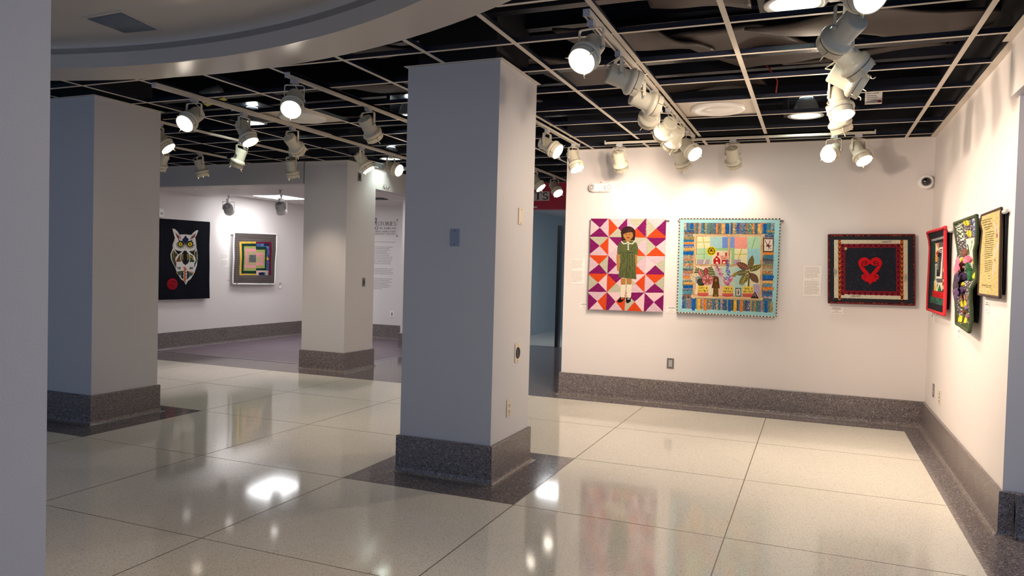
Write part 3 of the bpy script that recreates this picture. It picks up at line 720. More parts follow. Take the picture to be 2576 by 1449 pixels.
PARA = ["Quilts hold our histories. They comfort, they confide, they reveal,", "they challenge.", "", "Histories in Thread: Honoring Heirlooms in Contemporary", "Quilting features seven nationally and internationally", "recognized textile artists who share a commitment to", "family, culture, and storytelling through quilting.", "The works showcase techniques such as piecing - the",
        "combination of fabric pieces to create new patterns -", "embroidery, which enhances fabric surfaces with decorative", "stitches, and origami inspired folding techniques that create", "three dimensional forms. Several of the artists' works also", "include adinkra, symbolic motifs developed by the Akan", "people of present day Ghana to communicate proverbs,", "values, and beliefs.", "",
        "Using fabric as their primary medium and history as a central", "source of inspiration, the featured artists explore identity,", "memory, and family. Together, their works demonstrate how", "quilt traditions honor the past, engage with the present, and", "imagine the future.", "", "Histories in Thread is guest curated by an artist and scholar,", "independent curator and art history faculty member at", "University of Central Florida, in partnership with the Quilt",
        "Historical Preservation Project. In dialogue with the", "regional histories of Central Florida, the exhibition invites", "us to reflect on the stories we tell, the fragments we", "keep and the communities we create."]
for k, l in enumerate(PARA):
    if l: put_text('text_line', e, font_mesh(l, .0245, ink_m, .0004), Matrix.Translation((-.66, -.0006, 1.835-k*.0318)) @ FRONT)
SP = ["Las piezas de colcha", "desafian.", "", "Historias en hilo", "contemporaneo", "a nivel nacional", "con la cultura", "traves del", "quiltings, la", "motivos de", "patrones y", "origami que", "de los artistas", "desarrollado", "transmitir", "", "Utilizando la", "fuente de", "la identidad", "demuestran", "relaciones", "", "La exposicion", "de Nuestra", "y profesora", "Central, en", "Historica", "historias de", "influencias", "reunimos"]
for k, l in enumerate(SP):
    if l: put_text('text_line', e, font_mesh(l, .0245, ink_m, .0004), Matrix.Translation((.135, -.0006, 1.835-k*.0318)) @ FRONT)

# ------------------------------------------------------------------ label cards
def card(label, x0, x1, z0, z1, wallside, where, kind='long'):
    """where: plane coordinate; wallside 'y' (faces -y), 'x-' (faces -x) or 'x+' (faces +x)"""
    W_, H_ = x1-x0, z1-z0
    if wallside == 'y': fr = lambda u, v, w_: (x0+u, where-w_, z0+v)
    elif wallside == 'x-': fr = lambda u, v, w_: (where-w_, x1-u, z0+v)
    else: fr = lambda u, v, w_: (where+w_, x0+u, z0+v)
    c = Vector(fr(W_/2, 0, 0)); e = empty('label_card', c); tag(e, label, 'label')
    g = lambda u, v, w_: tuple(Vector(fr(u, v, w_))-c)
    q = MB(); q.prism([(0, 0), (W_, 0), (W_, H_), (0, H_)], g, paper_m, .004); q.build('card', parent=e)
    q = MB(); rr = random.Random(int(x0*1000)+int(z0*77))
    g2 = lambda u, v, w_: g(u, v, w_+.004)
    def words_(y, h, xa, xb, m):
        x = xa
        while x < xb-.004:
            l_ = min(rr.uniform(.006, .02), xb-x); q.prism([(x, y), (x+l_, y), (x+l_, y+h), (x, y+h)], g2, m, .0005); x += l_+.0035
    if kind == 'long':
        n_ = int(H_/.0085); mid = int(n_*.46)
        for k in range(1, n_):
            y = H_-.006-k*.0082
            if k == mid: words_(y, .003, W_*.45, W_*.56, inkl_m); continue
            if k in (mid-1, mid+1): continue
            end = W_*(.93-rr.uniform(0, .14)) if k not in (mid-2, n_-1) else W_*.5
            words_(y, .0034, W_*.06, end, ink_m if k in (1, mid+2) and 0 else inkl_m)
    else:
        for k, (a, m) in enumerate(((.30, ink_m), (.40, ink_m), (.06, inkl_m), (.2, inkl_m), (.38, inkl_m))):
            y = H_*(.84-.17*k); words_(y, H_*.07, W_*(.5-a), W_*(.5+a), m)
    q.build('printed_lines', parent=e)
card('tall text card beside the girl quilt, toward the wall edge', -2.536, -2.384, 1.25, 1.53, 'y', WALL_Y)
card('small title card low beside the girl quilt, toward the wall edge', -2.418, -2.33, .975, 1.04, 'y', WALL_Y, 's')
card('small title card between the girl quilt and the blue bordered quilt', -1.455, -1.348, .975, 1.045, 'y', WALL_Y, 's')
card('tall text card between the blue bordered quilt and the heart quilt', -.105, .058, 1.21, 1.51, 'y', WALL_Y)
card('small title card under the heart quilt', .148, .268, 1.045, 1.11, 'y', WALL_Y, 's')
card('small title card under the red edged quilt on the right wall', 7.58, 7.708, 1.02, 1.09, 'x-', WALL_X, 's')
card('small title card under the wavy floral quilt on the right wall', 6.245, 6.348, .98, 1.045, 'x-', WALL_X, 's')
card('small title card under the yellow text quilt on the right wall', 5.324, 5.441, 1.21, 1.28, 'x-', WALL_X, 's')
card('tall text card between the owl quilt and the log cabin quilt', 9.718, 9.878, 1.297, 1.53, 'x+', -9.3)
card('small title card beside the lower edge of the log cabin quilt', 9.837, 9.945, .995, 1.086, 'x+', -9.3, 's')

# ------------------------------------------------------------------ wall fittings
def plate(name, label, cat, c, wd, ht, face, m, detail=None, dm=dark_m):
    """face: 'y-' or 'x+' or 'x-'"""
    e = empty(name, c); tag(e, label, cat)
    rot = {'y-': 0, 'x+': R(90), 'x-': R(-90)}[face]; e.rotation_euler = (0, 0, rot)
    q = MB(); q.box((-wd/2, -.007, -ht/2), (wd/2, 0, ht/2), m); q.build('cover_plate', parent=e, bevel=.002)
    sc = MB()
    for z_ in (ht*.4, -ht*.4): sc.lathe([(.004, 0), (.003, .0015), (.0001, .002)], dm, 8, mt=Matrix.Translation((0, -.007, z_)) @ Matrix.Rotation(R(90), 4, 'X'))
    sc.build('screw', parent=e)
    if detail == 'outlet':
        for z_ in (.021, -.021):
            q = MB(); mt = Matrix.Translation((0, -.0072, z_)) @ Matrix.Rotation(R(90), 4, 'X')
            q.lathe([(.0001, .002), (.0165, .002), (.0175, 0)], adapter_m if m is steel_m else m, 24, mt=mt)
            for s_ in (-1, 1): q.box((s_*.0065-.0016, -.0105, z_-.002), (s_*.0065+.0016, -.009, z_+.008), dark_m)
            q.lathe([(.003, .0035), (.0001, .0035)], dark_m, 10, mt=Matrix.Translation((0, -.0065, z_-.008)) @ Matrix.Rotation(R(90), 4, 'X'))
            q.build('socket', parent=e)
    if detail == 'decora':
        q = MB(); q.box((-.018, -.010, -.034), (.018, -.007, .034), adapter_m)
        for z_ in (.018, -.014):
            for s_ in (-1, 1): q.box((s_*.0065-.0016, -.0115, z_-.004), (s_*.0065+.0016, -.0099, z_+.006), dark_m)
            q.box((-.003, -.0115, z_-.012), (.003, -.0099, z_-.008), dark_m)
        q.build('socket', parent=e)
    if detail == 'slot':
        q = MB(); q.box((-.012, -.009, -.030), (.012, -.007, .030), dm); q.build('switch', parent=e)
    if detail == 'jack':
        q = MB()
        for z_ in (.03, 0, -.03): q.box((-.008, -.009, z_-.008), (.008, -.0065, z_+.008), dm)
        q.build('jack', parent=e)
    if detail == 'port':
        q = MB(); q.lathe([(.0001, .004), (.024, .004), (.03, .006), (.033, .003), (.033, 0)], dark_m, 28, mt=Matrix.Translation((0, -.007, 0)) @ Matrix.Rotation(R(90), 4, 'X') @ Matrix.Scale(1.25, 4, (0, 1, 0))); q.build('port', parent=e)
    return e
plate('wall_plate', 'blank bluish steel plate on the viewer-facing side of the middle column', 'wall plate', (-2.203, 4.37, 1.598), .066, .112, 'y-', bsteel_m)
plate('wall_plate', 'blank cream plate high on the lit side of the middle column', 'wall plate', (-1.91, 4.783, 1.768), .075, .115, 'x+', cream_m)
plate('wall_port', 'cream plate with a black oval port on the lit side of the middle column', 'wall port', (-1.91, 4.79, .818), .085, .135, 'x+', cream_m, 'port')
plate('power_outlet', 'cream double outlet low on the lit side of the middle column', 'outlet', (-1.91, 4.66, .45), .075, .12, 'x+', cream_m, 'outlet')
plate('wall_plate', 'small dark plate high on the gallery corner column', 'wall plate', (-5.635, 8.33, 2.565), .07, .115, 'x+', steel_m, 'slot')
plate('wall_switch', 'small dark switch plate midway down the gallery corner column', 'switch', (-5.635, 8.475, 1.167), .07, .115, 'x+', steel_m, 'slot')
plate('power_outlet', 'white framed outlet low on the gallery wall under the text panel', 'outlet', (-7.39, 12.1, .48), .08, .12, 'y-', white_m, 'slot', steel_m)
plate('power_outlet', 'steel framed outlet on the end wall under the gap between the big quilts', 'outlet', (-1.397, WALL_Y, .437), .075, .112, 'y-', steel_m, 'decora')
plate('power_outlet', 'grey outlet low on the right wall, nearest the corner', 'outlet', (WALL_X, 7.41, .433), .075, .115, 'x-', steel_m, 'outlet')
plate('data_jack_plate', 'cream jack plate low on the right wall beside the grey outlet', 'jack plate', (WALL_X, 7.05, .425), .075, .12, 'x-', cream_m, 'jack')

# emergency light
e = empty('emergency_light', (-2.21, WALL_Y, 2.32)); tag(e, 'oval white emergency light with two lamp heads high on the end wall', 'emergency light')
def stadium(a, b, n_=14):
    return [(a-b+b*math.cos(t), b*math.sin(t)) for t in [(-90+180*k/n_)*PI/180 for k in range(n_+1)]] + [(-a+b-b*math.cos(t), b*math.sin(t)) for t in [(90-180*k/n_)*PI/180 for k in range(n_+1)]]
q = MB()
prev = None
for (sc_, y_) in ((1.0, 0), (1.0, -.02), (.93, -.045), (.80, -.056)):
    ring = [(u*sc_ if sc_ == 1 else u*(1-(1-sc_)*.5), y_, v*sc_) for u, v in stadium(.13, .052)]
    if prev: 
        n_ = len(ring); q.add(prev+ring, [(i, (i+1) % n_, (i+1) % n_+n_, i+n_) for i in range(n_)], white_m, True)
    prev = ring
q.ngon(prev, white_m); q.build('body', parent=e)
for s_ in (-1, 1):
    mt = Matrix.Translation((s_*.088, -.045, .0)) @ Matrix.Rotation(R(s_*28), 4, 'Z') @ Matrix.Rotation(R(90), 4, 'X')
    q = MB(); q.lathe([(.044, -.03), (.044, .02), (.038, .026), (.034, .022)], white_m, 28, mt=mt); h = q.build('lamp_head', parent=e)
    q = MB(); q.lathe([(.036, .02), (.0001, .024)], paper_m, 28, mt=mt)
    for k in range(8):
        a = 2*PI*k/8; q.lathe([(.007, .024), (.004, .028), (.0001, .029)], inkl_m, 8, mt=mt @ Matrix.Translation((.022*math.cos(a), .022*math.sin(a), 0)))
    q.build('lens', parent=h)
q = MB(); q.box((-.012, -.03, .05), (.0, -.015, .062), redled_m); q.lathe([(.004, 0), (.0001, .002)], redled_m, 8, mt=Matrix.Translation((-.005, -.057, -.038)) @ Matrix.Rotation(R(90), 4, 'X')); q.build('indicator', parent=e)
# dome camera in the corner
e = empty('dome_camera', (.93, WALL_Y, 2.32)); tag(e, 'round white security camera with a black dome near the wall corner', 'security camera')
mt = Matrix.Rotation(R(90), 4, 'X')
q = MB(); q.lathe([(.066, 0), (.068, .02), (.067, .045), (.06, .058), (.042, .066), (.04, .062)], white_m, 40, mt=mt); q.build('housing', parent=e)
q = MB(); q.lathe([(.041, .06), (.039, .075), (.031, .09), (.018, .099), (.0001, .102)], glassy_m, 32, mt=mt); q.build('dome', parent=e)
q = MB()
for k in range(4):
    a = PI/4+k*PI/2+.3; q.lathe([(.004, .062), (.0001, .064)], steel_m, 8, mt=mt @ Matrix.Translation((.054*math.cos(a), .054*math.sin(a), -.003)))
q.build('screw', parent=e)
# fire strobe above the owl quilt
e = empty('fire_alarm_strobe', (-9.3, 8.425, 2.11)); tag(e, 'white wall alarm with a round sounder above the owl quilt', 'alarm'); e.rotation_euler.z = R(90)
q = MB(); q.box((-.055, -.035, -.065), (.055, 0, .065), white_m); q.build('body', parent=e, bevel=.008)
q = MB(); q.lathe([(.024, 0), (.022, .004), (.017, .004), (.016, .001), (.0001, .001)], adapter_m, 24, mt=Matrix.Translation((.015, -.035, -.01)) @ mt); q.build('sounder', parent=e)
q = MB()
for k, z_ in enumerate((.035, .012, -.011, -.034)): q.box((-.045, -.036, z_-.007), (-.036, -.035, z_+.007), redled_m if 0 else red_m)
q.build('lettering', parent=e)
q = MB(); q.lathe([(.058, 0), (.058, .006), (.052, .009), (.05, .002), (.0001, .002)], wall_m, 36, mt=Matrix.Rotation(R(90), 4, 'Y')); o = q.build('round_cover_plate', loc=(-9.3, 11.21, .968)); tag(o, 'round white cover plate on the wall past the log cabin quilt', 'cover plate')

# ------------------------------------------------------------------ quilts
FONT35 = {'A': '010101111101101', 'B': '110101110101110', 'C': '011100100100011', 'E': '111100110100111', 'F': '111100110100100', 'L': '100100100100111', 'O': '010101101101010', 'S': '011100010001110', 'T': '111010010010010', 'U': '101101101101111', ' ': '0'*15, "'": '010010000000000'}
class Canvas:
    """patchwork colours sampled on a grid; shapes are given in any quadrilateral frame c = TL, TR, BR, BL"""
    def __init__(s, w_, h_, c, bg):
        s.w, s.h = w_, h_; s.a = np.empty((h_, w_, 3)); s.a[:] = bg; s.hh = np.zeros((h_, w_))
        src = [(0, 0), (w_, 0), (w_, h_), (0, h_)]; A = []; b = []
        for (u, v), (x, y) in zip(src, c):
            A += [[x, y, 1, 0, 0, 0, -u*x, -u*y], [0, 0, 0, x, y, 1, -v*x, -v*y]]; b += [u, v]
        k = np.linalg.solve(np.array(A, float), np.array(b, float)); s.H = np.append(k, 1).reshape(3, 3)
        Y, X = np.mgrid[0:h_, 0:w_]; X = X+.5; Y = Y+.5; s.U, s.V = X, Y
        I = np.linalg.inv(s.H); q = I @ np.stack([X.ravel(), Y.ravel(), np.ones(X.size)]); s.X = (q[0]/q[2]).reshape(h_, w_); s.Y = (q[1]/q[2]).reshape(h_, w_)
    def fill(s, m, c, k=None, hh=None):
        if callable(c): s.a[m] = c(s.X[m], s.Y[m])
        else: s.a[m] = c
        if hh is not None: s.hh[m] = hh
    def mask(s, pts):
        m = np.zeros(s.X.shape, bool); n_ = len(pts); xs = [p[0] for p in pts]; ys = [p[1] for p in pts]
        j = n_-1
        for i in range(n_):
            if ys[i] != ys[j]:
                c = ((ys[i] > s.Y) != (ys[j] > s.Y)); xi = (xs[j]-xs[i])*(s.Y-ys[i])/(ys[j]-ys[i])+xs[i]; m ^= (c & (s.X < xi))
            j = i
        return m
    def poly(s, pts, c, hh=None): s.fill(s.mask(pts), c, hh=hh)
    def rect(s, x0, y0, x1, y1, c, hh=None): s.fill((s.X >= x0) & (s.X < x1) & (s.Y >= y0) & (s.Y < y1), c, hh=hh)
    def ell(s, cx, cy, rx, ry, c, hh=None, rot=0):
        ca, sa = math.cos(R(rot)), math.sin(R(rot)); dx, dy = s.X-cx, s.Y-cy; u = dx*ca+dy*sa; v = -dx*sa+dy*ca
        s.fill((u/rx)**2+(v/ry)**2 < 1, c, hh=hh)
    def line(s, pts, w_, c, hh=None):
        m = np.zeros(s.X.shape, bool)
        for (x0, y0), (x1, y1) in zip(pts[:-1], pts[1:]):
            dx, dy = x1-x0, y1-y0; l2 = dx*dx+dy*dy+1e-9; t = np.clip(((s.X-x0)*dx+(s.Y-y0)*dy)/l2, 0, 1)
            m |= ((s.X-x0-t*dx)**2+(s.Y-y0-t*dy)**2) < (w_/2)**2
        s.fill(m, c, hh=hh)
    def text(s, txt, x, y, px, py, c):
        for ch in txt:
            g = FONT35.get(ch, '0'*15)
            for k, b in enumerate(g):
                if b == '1': s.rect(x+(k % 3)*px, y+(k//3)*py, x+(k % 3+1)*px, y+(k//3+1)*py, c)
            x += 4*px
    def speck(s, m, amt):
        n_ = rng.normal(1, amt, s.X.shape)[..., None]; s.a[m] = np.clip(s.a[m]*n_[m], 0, 255)
RGB = lambda *c: np.array(c, float)
def dots(bg, fg, px, py, r_=.3, ox=0):
    bg, fg = RGB(*bg), RGB(*fg)
    def f_(X, Y):
        row = np.floor(Y/py); u = (X/px+.5*(row % 2)+ox) % 1-.5; v = (Y/py) % 1-.5
        k = ((u*px)**2+(v*py)**2 < (r_*px)**2)[..., None]; return np.where(k, fg, bg)
    return f_
def bars(bg, fg, px, py, duty=.5):
    bg, fg = RGB(*bg), RGB(*fg)
    def f_(X, Y):
        row = np.floor(Y/py); k = ((((X/px+.5*(row % 2)) % 1) < duty) & ((Y/py) % 1 > .4))[..., None]; return np.where(k, fg, bg)
    return f_
def mottle(cols, sx, sy, seed):
    cols = [RGB(*c) for c in cols]; r_ = np.random.default_rng(seed); G = r_.integers(0, len(cols), (64, 64)); C_ = np.array(cols); B_ = r_.uniform(.85, 1.15, (64, 64))
    def f_(X, Y):
        i = (np.floor(X/sx).astype(int)) % 64; j = (np.floor(Y/sy).astype(int)) % 64; return np.clip(C_[G[j, i]]*B_[j, i][..., None], 0, 255)
    return f_

DYE = .68   # dyed cotton reflects less than the paint around it
def quilt_mesh(name, cv, corners, nrm, disp, parent, origin, thick=.008, wave=None):
    """cloth with thickness; corners TL TR BR BL in world; disp(u,v) metres along nrm"""
    w_, h_ = cv.w, cv.h; C4 = [np.array(c) for c in corners]; N = np.array(nrm, float)
    v_, u_ = np.mgrid[0:h_+1, 0:w_+1]; u = u_/w_; v = v_/h_
    P = ((1-u)*(1-v))[..., None]*C4[0]+(u*(1-v))[..., None]*C4[1]+(u*v)[..., None]*C4[2]+((1-u)*v)[..., None]*C4[3]
    hh = np.zeros((h_+1, w_+1)); hh[:-1, :-1] = cv.hh; hh[-1] = hh[-2]; hh[:, -1] = hh[:, -2]
    D = disp(u, v)+hh; P = P+D[..., None]*N-np.array(origin)
    nv = (w_+1)*(h_+1); V = P.reshape(-1, 3)
    idx = np.arange(nv).reshape(h_+1, w_+1)
    F = np.stack([idx[:-1, :-1], idx[1:, :-1], idx[1:, 1:], idx[:-1, 1:]], -1).reshape(-1, 4)
    ring = np.concatenate([idx[0, :-1], idx[:-1, -1], idx[-1, :0:-1], idx[:0:-1, 0]]); back = V[ring]-N*thick
    rb = np.arange(nv, nv+len(ring)); V = np.vstack([V, back]); RF = np.stack([ring, np.roll(ring, -1), np.roll(rb, -1), rb], -1)
    nf = len(F)+len(RF)
    me = bpy.data.meshes.new(name); me.vertices.add(len(V)); me.vertices.foreach_set('co', V.ravel())
    me.loops.add(nf*4); me.loops.foreach_set('vertex_index', np.vstack([F, RF]).ravel().astype(np.int32))
    me.polygons.add(nf); me.polygons.foreach_set('loop_start', (np.arange(nf)*4).astype(np.int32)); me.polygons.foreach_set('loop_total', np.full(nf, 4, np.int32))
    me.update(calc_edges=True)
    c = cv.a/255.0; c = np.where(c <= .04045, c/12.92, ((c+.055)/1.055)**2.4).reshape(-1, 3)*DYE
    rimc = np.concatenate([cv.a[0], cv.a[:, -1], cv.a[-1, ::-1], cv.a[::-1, 0]])[:len(RF)]/255.0
    rimc = rimc**2.2*DYE; allc = np.vstack([c, rimc, np.zeros((max(0, nf-len(c)-len(rimc)), 3))])[:nf]
    at = me.attributes.new('patch', 'FLOAT_COLOR', 'FACE'); at.data.foreach_set('color', np.hstack([allc, np.ones((nf, 1))]).ravel().astype(np.float32))
    me.polygons.foreach_set('use_smooth', np.ones(nf, bool)); me.materials.append(cloth_m); me.update()
    o = bpy.data.objects.new(name, me); COL.objects.link(o); o.parent = parent
    def surf(uu, vv, off=0):
        p = (1-uu)*(1-vv)*C4[0]+uu*(1-vv)*C4[1]+uu*vv*C4[2]+(1-uu)*vv*C4[3]
        d = disp(np.array([uu]), np.array([vv]))[0]+off; return Vector(p+d*N-np.array(origin))
    return o, surf
def binding(parent, surf, r_, m1, m2=None, step=60):
    q = MB(); pts = []
    for k in range(step): pts.append((k/step, 0))
    for k in range(step): pts.append((1, k/step))
    for k in range(step): pts.append((1-k/step, 1))
    for k in range(step+1): pts.append((0, 1-k/step))
    if m2 is None:
        q.tube([surf(*p, -.001) for p in pts], r_, m1, 8); return q.build('binding', parent=parent)
    for i in range(len(pts)-1):
        q.tube([surf(*pts[i], -.001), surf(*pts[i+1], -.001)], r_, m1 if (m2 is None or i % 2 == 0) else m2, 6)
    return q.build('binding', parent=parent)
def rod(parent, a, b, r_, m, origin, brk=None):
    q = MB(); o = Vector(origin); q.tube([Vector(a)-o, Vector(b)-o], r_, m, 12); return q.build('hanging_rod', parent=parent)

def soft(seed, amp, fu=2.3, fv=3.1):
    r_ = np.random.default_rng(seed); ph = r_.uniform(0, 6, 6)
    return lambda u, v: amp*(np.sin(fu*6.28*u+ph[0])*.5+np.sin(fv*4*v+ph[1]+2*u)*.5+.5*np.sin(9*u+7*v+ph[2]))

# --- girl quilt
c = Canvas(300, 360, [(300, 108), (1320, 108), (1280, 1368), (270, 1330)], (238, 205, 205))
PU = bars((126, 4, 92), (168, 60, 130), 17, 13, .35); OR = dots((238, 92, 36), (196, 30, 20), 20, 15, .26)
PK = bars((243, 196, 206), (250, 226, 228), 17, 17, .8); SG = bars((188, 186, 160), (224, 220, 202), 20, 13, .5); LI = dots((206, 156, 180), (248, 226, 232), 17, 13, .36)
K_ = {'P': PU, 'O': OR, 'K': PK, 'G': SG, 'L': LI}
BX = [(300, 545, 795, 1055, 1320), (303, 545, 797, 1056, 1318), (300, 542, 790, 1050, 1310), (292, 532, 780, 1045, 1300), (286, 528, 775, 1035, 1300), (270, 515, 768, 1028, 1280)]
BY = [108, 354, 603, 850, 1095, 1350]
TR_ = [['PLPL', 'KPGL', 'GPOL', 'KPOG'], ['GOLP', 'PKLK', 'GLOG', 'PKOG'], ['OGPL', 'LKLP', 'GLOK', 'LGPK'], ['OKPG', 'PKGO', 'KOLG', 'OGPL'], ['LOKP', 'KOLP', 'PKOG', 'KPLP']]
TR_[0][1] = 'KPGO'; TR_[0][3] = 'KPOG'; TR_[0][0] = 'PLPK'
for j in range(5):
    for i in range(4):
        a = (BX[j][i], BY[j]+(i)*4); b = (BX[j][i+1], BY[j]+(i+1)*4); cc = (BX[j+1][i+1], BY[j+1]+(i+1)*4); d = (BX[j+1][i], BY[j+1]+i*4)
        if j == 0: a = (a[0], 100); b = (b[0], 100)
        if j == 4: cc = (cc[0], 1380); d = (d[0], 1380)
        m_ = ((a[0]+b[0]+cc[0]+d[0])/4, (BY[j]+BY[j+1])/2+i*4)
        if i == 0: a = (a[0]-30, a[1]); d = (d[0]-30, d[1])
        if i == 3: b = (b[0]+20, b[1]); cc = (cc[0]+20, cc[1])
        t4 = TR_[j][i]
        for kk, tri in zip(t4, ((a, b), (b, cc), (cc, d), (d, a))): c.poly([tri[0], tri[1], m_], K_[kk])
for p in (545, 795, 1052): c.line([(p, 100), (p-25, 1360)], 2, (200, 150, 160))
skin = (186, 132, 72); skd = (150, 100, 50); hair = (58, 32, 34); gr = (96, 104, 62); grd = (44, 52, 28)
c.ell(808, 300, 98, 88, hair, .002); c.poly([(712, 290), (905, 280), (908, 350), (895, 400), (870, 405), (740, 405), (722, 395), (718, 350)], hair, .002)
c.ell(738, 378, 22, 30, hair, .002); c.ell(878, 378, 24, 30, hair, .002)
c.poly([(785, 370), (842, 370), (848, 412), (808, 428), (770, 412)], skin, .002); c.ell(810, 335, 66, 60, skin, .002); c.poly([(745, 300), (875, 300), (850, 375), (810, 398), (770, 378)], skin, .002)
c.poly([(725, 310), (735, 240), (800, 215), (870, 235), (890, 300), (850, 292), (790, 300), (745, 318)], hair, .002)
c.line([(800, 282), (835, 268), (856, 240)], 4, (120, 90, 90)); c.line([(772, 318), (790, 316)], 5, grd); c.line([(826, 316), (846, 314)], 5, grd); c.ell(782, 323, 6, 4, (60, 40, 20)); c.ell(836, 322, 6, 4, (60, 40, 20))
c.line([(808, 325), (804, 345), (812, 347)], 3, skd); c.ell(812, 366, 20, 7, (120, 40, 24)); c.line([(780, 398), (815, 405), (842, 392)], 3, skd)
for x0, s_ in ((690, -1), (918, 1)):
    c.poly([(x0-32, 590), (x0+12, 590), (x0+12, 700), (x0+(5 if s_ > 0 else 18), 790), (x0+(-8 if s_ > 0 else 12), 830), (x0-22, 810), (x0-34, 700)] if s_ < 0 else [(x0-10, 590), (x0+16, 590), (x0+16, 700), (x0+6, 760), (x0-8, 790), (x0-12, 680)], skin, .002)
c.line([(662, 600), (660, 700), (672, 800)], 4, skd)
c.poly([(712, 915), (780, 915), (776, 1000), (718, 1000)], skin, .002); c.poly([(792, 915), (860, 915), (856, 998), (796, 998)], skin, .002)
c.line([(725, 975), (745, 992), (768, 980)], 3, skd); c.line([(805, 975), (825, 992), (848, 980)], 3, skd)
c.poly([(714, 1000), (776, 1000), (770, 1100), (766, 1180), (718, 1180), (712, 1100)], (244, 232, 208), .002); c.poly([(796, 998), (862, 998), (856, 1100), (850, 1180), (804, 1180), (792, 1100)], (244, 232, 208), .002)
c.poly([(704, 1168), (716, 1165), (720, 1195), (745, 1200), (768, 1170), (772, 1182), (740, 1225), (705, 1240), (678, 1235), (668, 1212), (690, 1195)], (28, 24, 28), .003); c.line([(706, 1170), (766, 1178)], 8, (28, 24, 28))
c.poly([(788, 1172), (800, 1170), (806, 1200), (835, 1200), (846, 1172), (854, 1180), (848, 1225), (812, 1250), (786, 1240), (784, 1205)], (28, 24, 28), .003); c.line([(790, 1175), (852, 1182)], 8, (28, 24, 28))
c.poly([(735, 412), (775, 405), (808, 432), (848, 405), (885, 415), (925, 440), (945, 500), (940, 598), (905, 596), (905, 680), (915, 760), (925, 928), (860, 922), (790, 915), (686, 900), (690, 820), (704, 730), (704, 596), (662, 588), (668, 495), (690, 440)], gr, .003)
c.line([(722, 420), (745, 448), (785, 444), (806, 428), (830, 446), (870, 448), (892, 424)], 13, (246, 240, 226), .004)
for y_ in (462, 492, 522): c.ell(812, y_, 10, 11, (248, 244, 235), .005)
c.line([(704, 562), (898, 568)], 5, grd); c.line([(798, 545), (798, 565)], 4, grd); c.line([(706, 450), (706, 590)], 2, grd); c.line([(903, 460), (905, 590)], 2, grd); c.line([(880, 472), (862, 500), (856, 530)], 6, grd)
for x0, ya, yb, dx in ((745, 575, 720, -4), (770, 575, 690, -8), (802, 570, 780, -5), (830, 575, 800, 2), (868, 575, 760, 6), (722, 660, 800, -16), (898, 660, 790, 12), (712, 820, 890, -12), (742, 800, 895, -10), (766, 770, 830, -8), (790, 780, 905, -4), (812, 830, 900, -2), (838, 760, 900, -2), (868, 800, 915, 6), (892, 820, 920, 8)):
    c.line([(x0, ya), (x0+dx*.3, (ya+yb)/2), (x0+dx, yb)], 4.5, grd)
c.speck(np.ones(c.X.shape, bool), .03)
Q = (-1.897, 7.9, .978)
e = empty('girl_quilt', Q); tag(e, 'pieced purple and orange quilt with a girl in a green dress', 'quilt')
dsp = soft(1, .004); o_, sf = quilt_mesh('quilt_top', c, [(-2.309, 7.9, 1.978), (-1.484, 7.9, 1.977), (-1.484, 7.9, .984), (-2.312, 7.9, .976)], (0, -1, 0), lambda u, v: .012+dsp(u, v)+.012*v, e, Q, thick=.01)
rod(e, (-2.33, 7.925, 1.955), (-1.455, 7.925, 1.955), .008, steel_m, Q)

# --- blue bordered quilt
c = Canvas(400, 390, [(105, 105), (1415, 108), (1358, 1385), (72, 1322)], (150, 214, 222))
CO = [(40, 96, 140), (30, 90, 170), (96, 130, 128), (126, 96, 80), (160, 128, 96), (214, 132, 52), (230, 182, 90), (60, 140, 130), (200, 160, 150), (70, 150, 180), (90, 76, 70), (228, 200, 160), (46, 120, 190)]
rr = random.Random(5)
def strip_tex(col, seed): 
    col = tuple(int(.72*x+.28*y) for x, y in zip(col, (96, 116, 124))); r0 = random.Random(seed); b = [tuple(min(255, max(0, x+r0.randint(-28, 28))) for x in col) for _ in range(4)] + [CO[r0.randrange(13)]]
    return mottle(b, 9, 7, seed)
c.rect(60, 95, 1430, 1400, (172, 226, 232))
# print strips ring
c.poly([(163, 165), (1338, 172), (1302, 1320), (138, 1270)], (90, 120, 130))
x = 163; k = 0
while x < 1340:
    w_ = rr.choice((22, 26, 30, 36)); c.poly([(x, 160), (x+w_, 160), (x+w_-4, 305), (x-4, 305)], strip_tex(CO[rr.randrange(13)], k)); x += w_; k += 1
x = 140
while x < 1310:
    w_ = rr.choice((22, 26, 30, 36)); dy = (x-140)*.045; c.poly([(x, 1135+dy), (x+w_, 1135+dy), (x+w_-2, 1272+dy), (x-2, 1272+dy)], strip_tex(CO[rr.randrange(13)], k)); x += w_; k += 1
y = 255
while y < 1140:
    h_ = rr.choice((22, 26, 32, 40)); c.poly([(160-(y-255)*.022, y), (298, y), (298, y+h_), (160-(y-255)*.022, y+h_)], strip_tex(CO[rr.randrange(13)], k)); k += 1
    c.poly([(1180, y), (1336-(y-255)*.03, y+8), (1336-(y-255)*.03, y+h_+8), (1180, y+h_)], strip_tex(CO[rr.randrange(13)], k+500)); y += h_; k += 1
for (x0, y0, x1, y1) in ((245, 165, 285, 235), (705, 168, 752, 300), (1190, 170, 1235, 300)): c.rect(x0, y0, x1, y1, mottle([(16, 84, 160), (20, 100, 180)], 8, 8, 3))
for (x0, y0, x1, y1) in ((578, 168, 602, 300), (1055, 168, 1078, 300)): c.rect(x0, y0, x1, y1, mottle([(226, 128, 44), (238, 150, 70)], 8, 8, 4))
for (x0, y0, x1, y1) in ((650, 168, 695, 300), (1120, 170, 1170, 300)): c.rect(x0, y0, x1, y1, mottle([(236, 190, 96), (226, 150, 90)], 8, 14, 5))
for y0 in (535, 975): c.rect(152, y0, 292, y0+42, mottle([(16, 84, 160), (24, 104, 176)], 8, 8, 6))
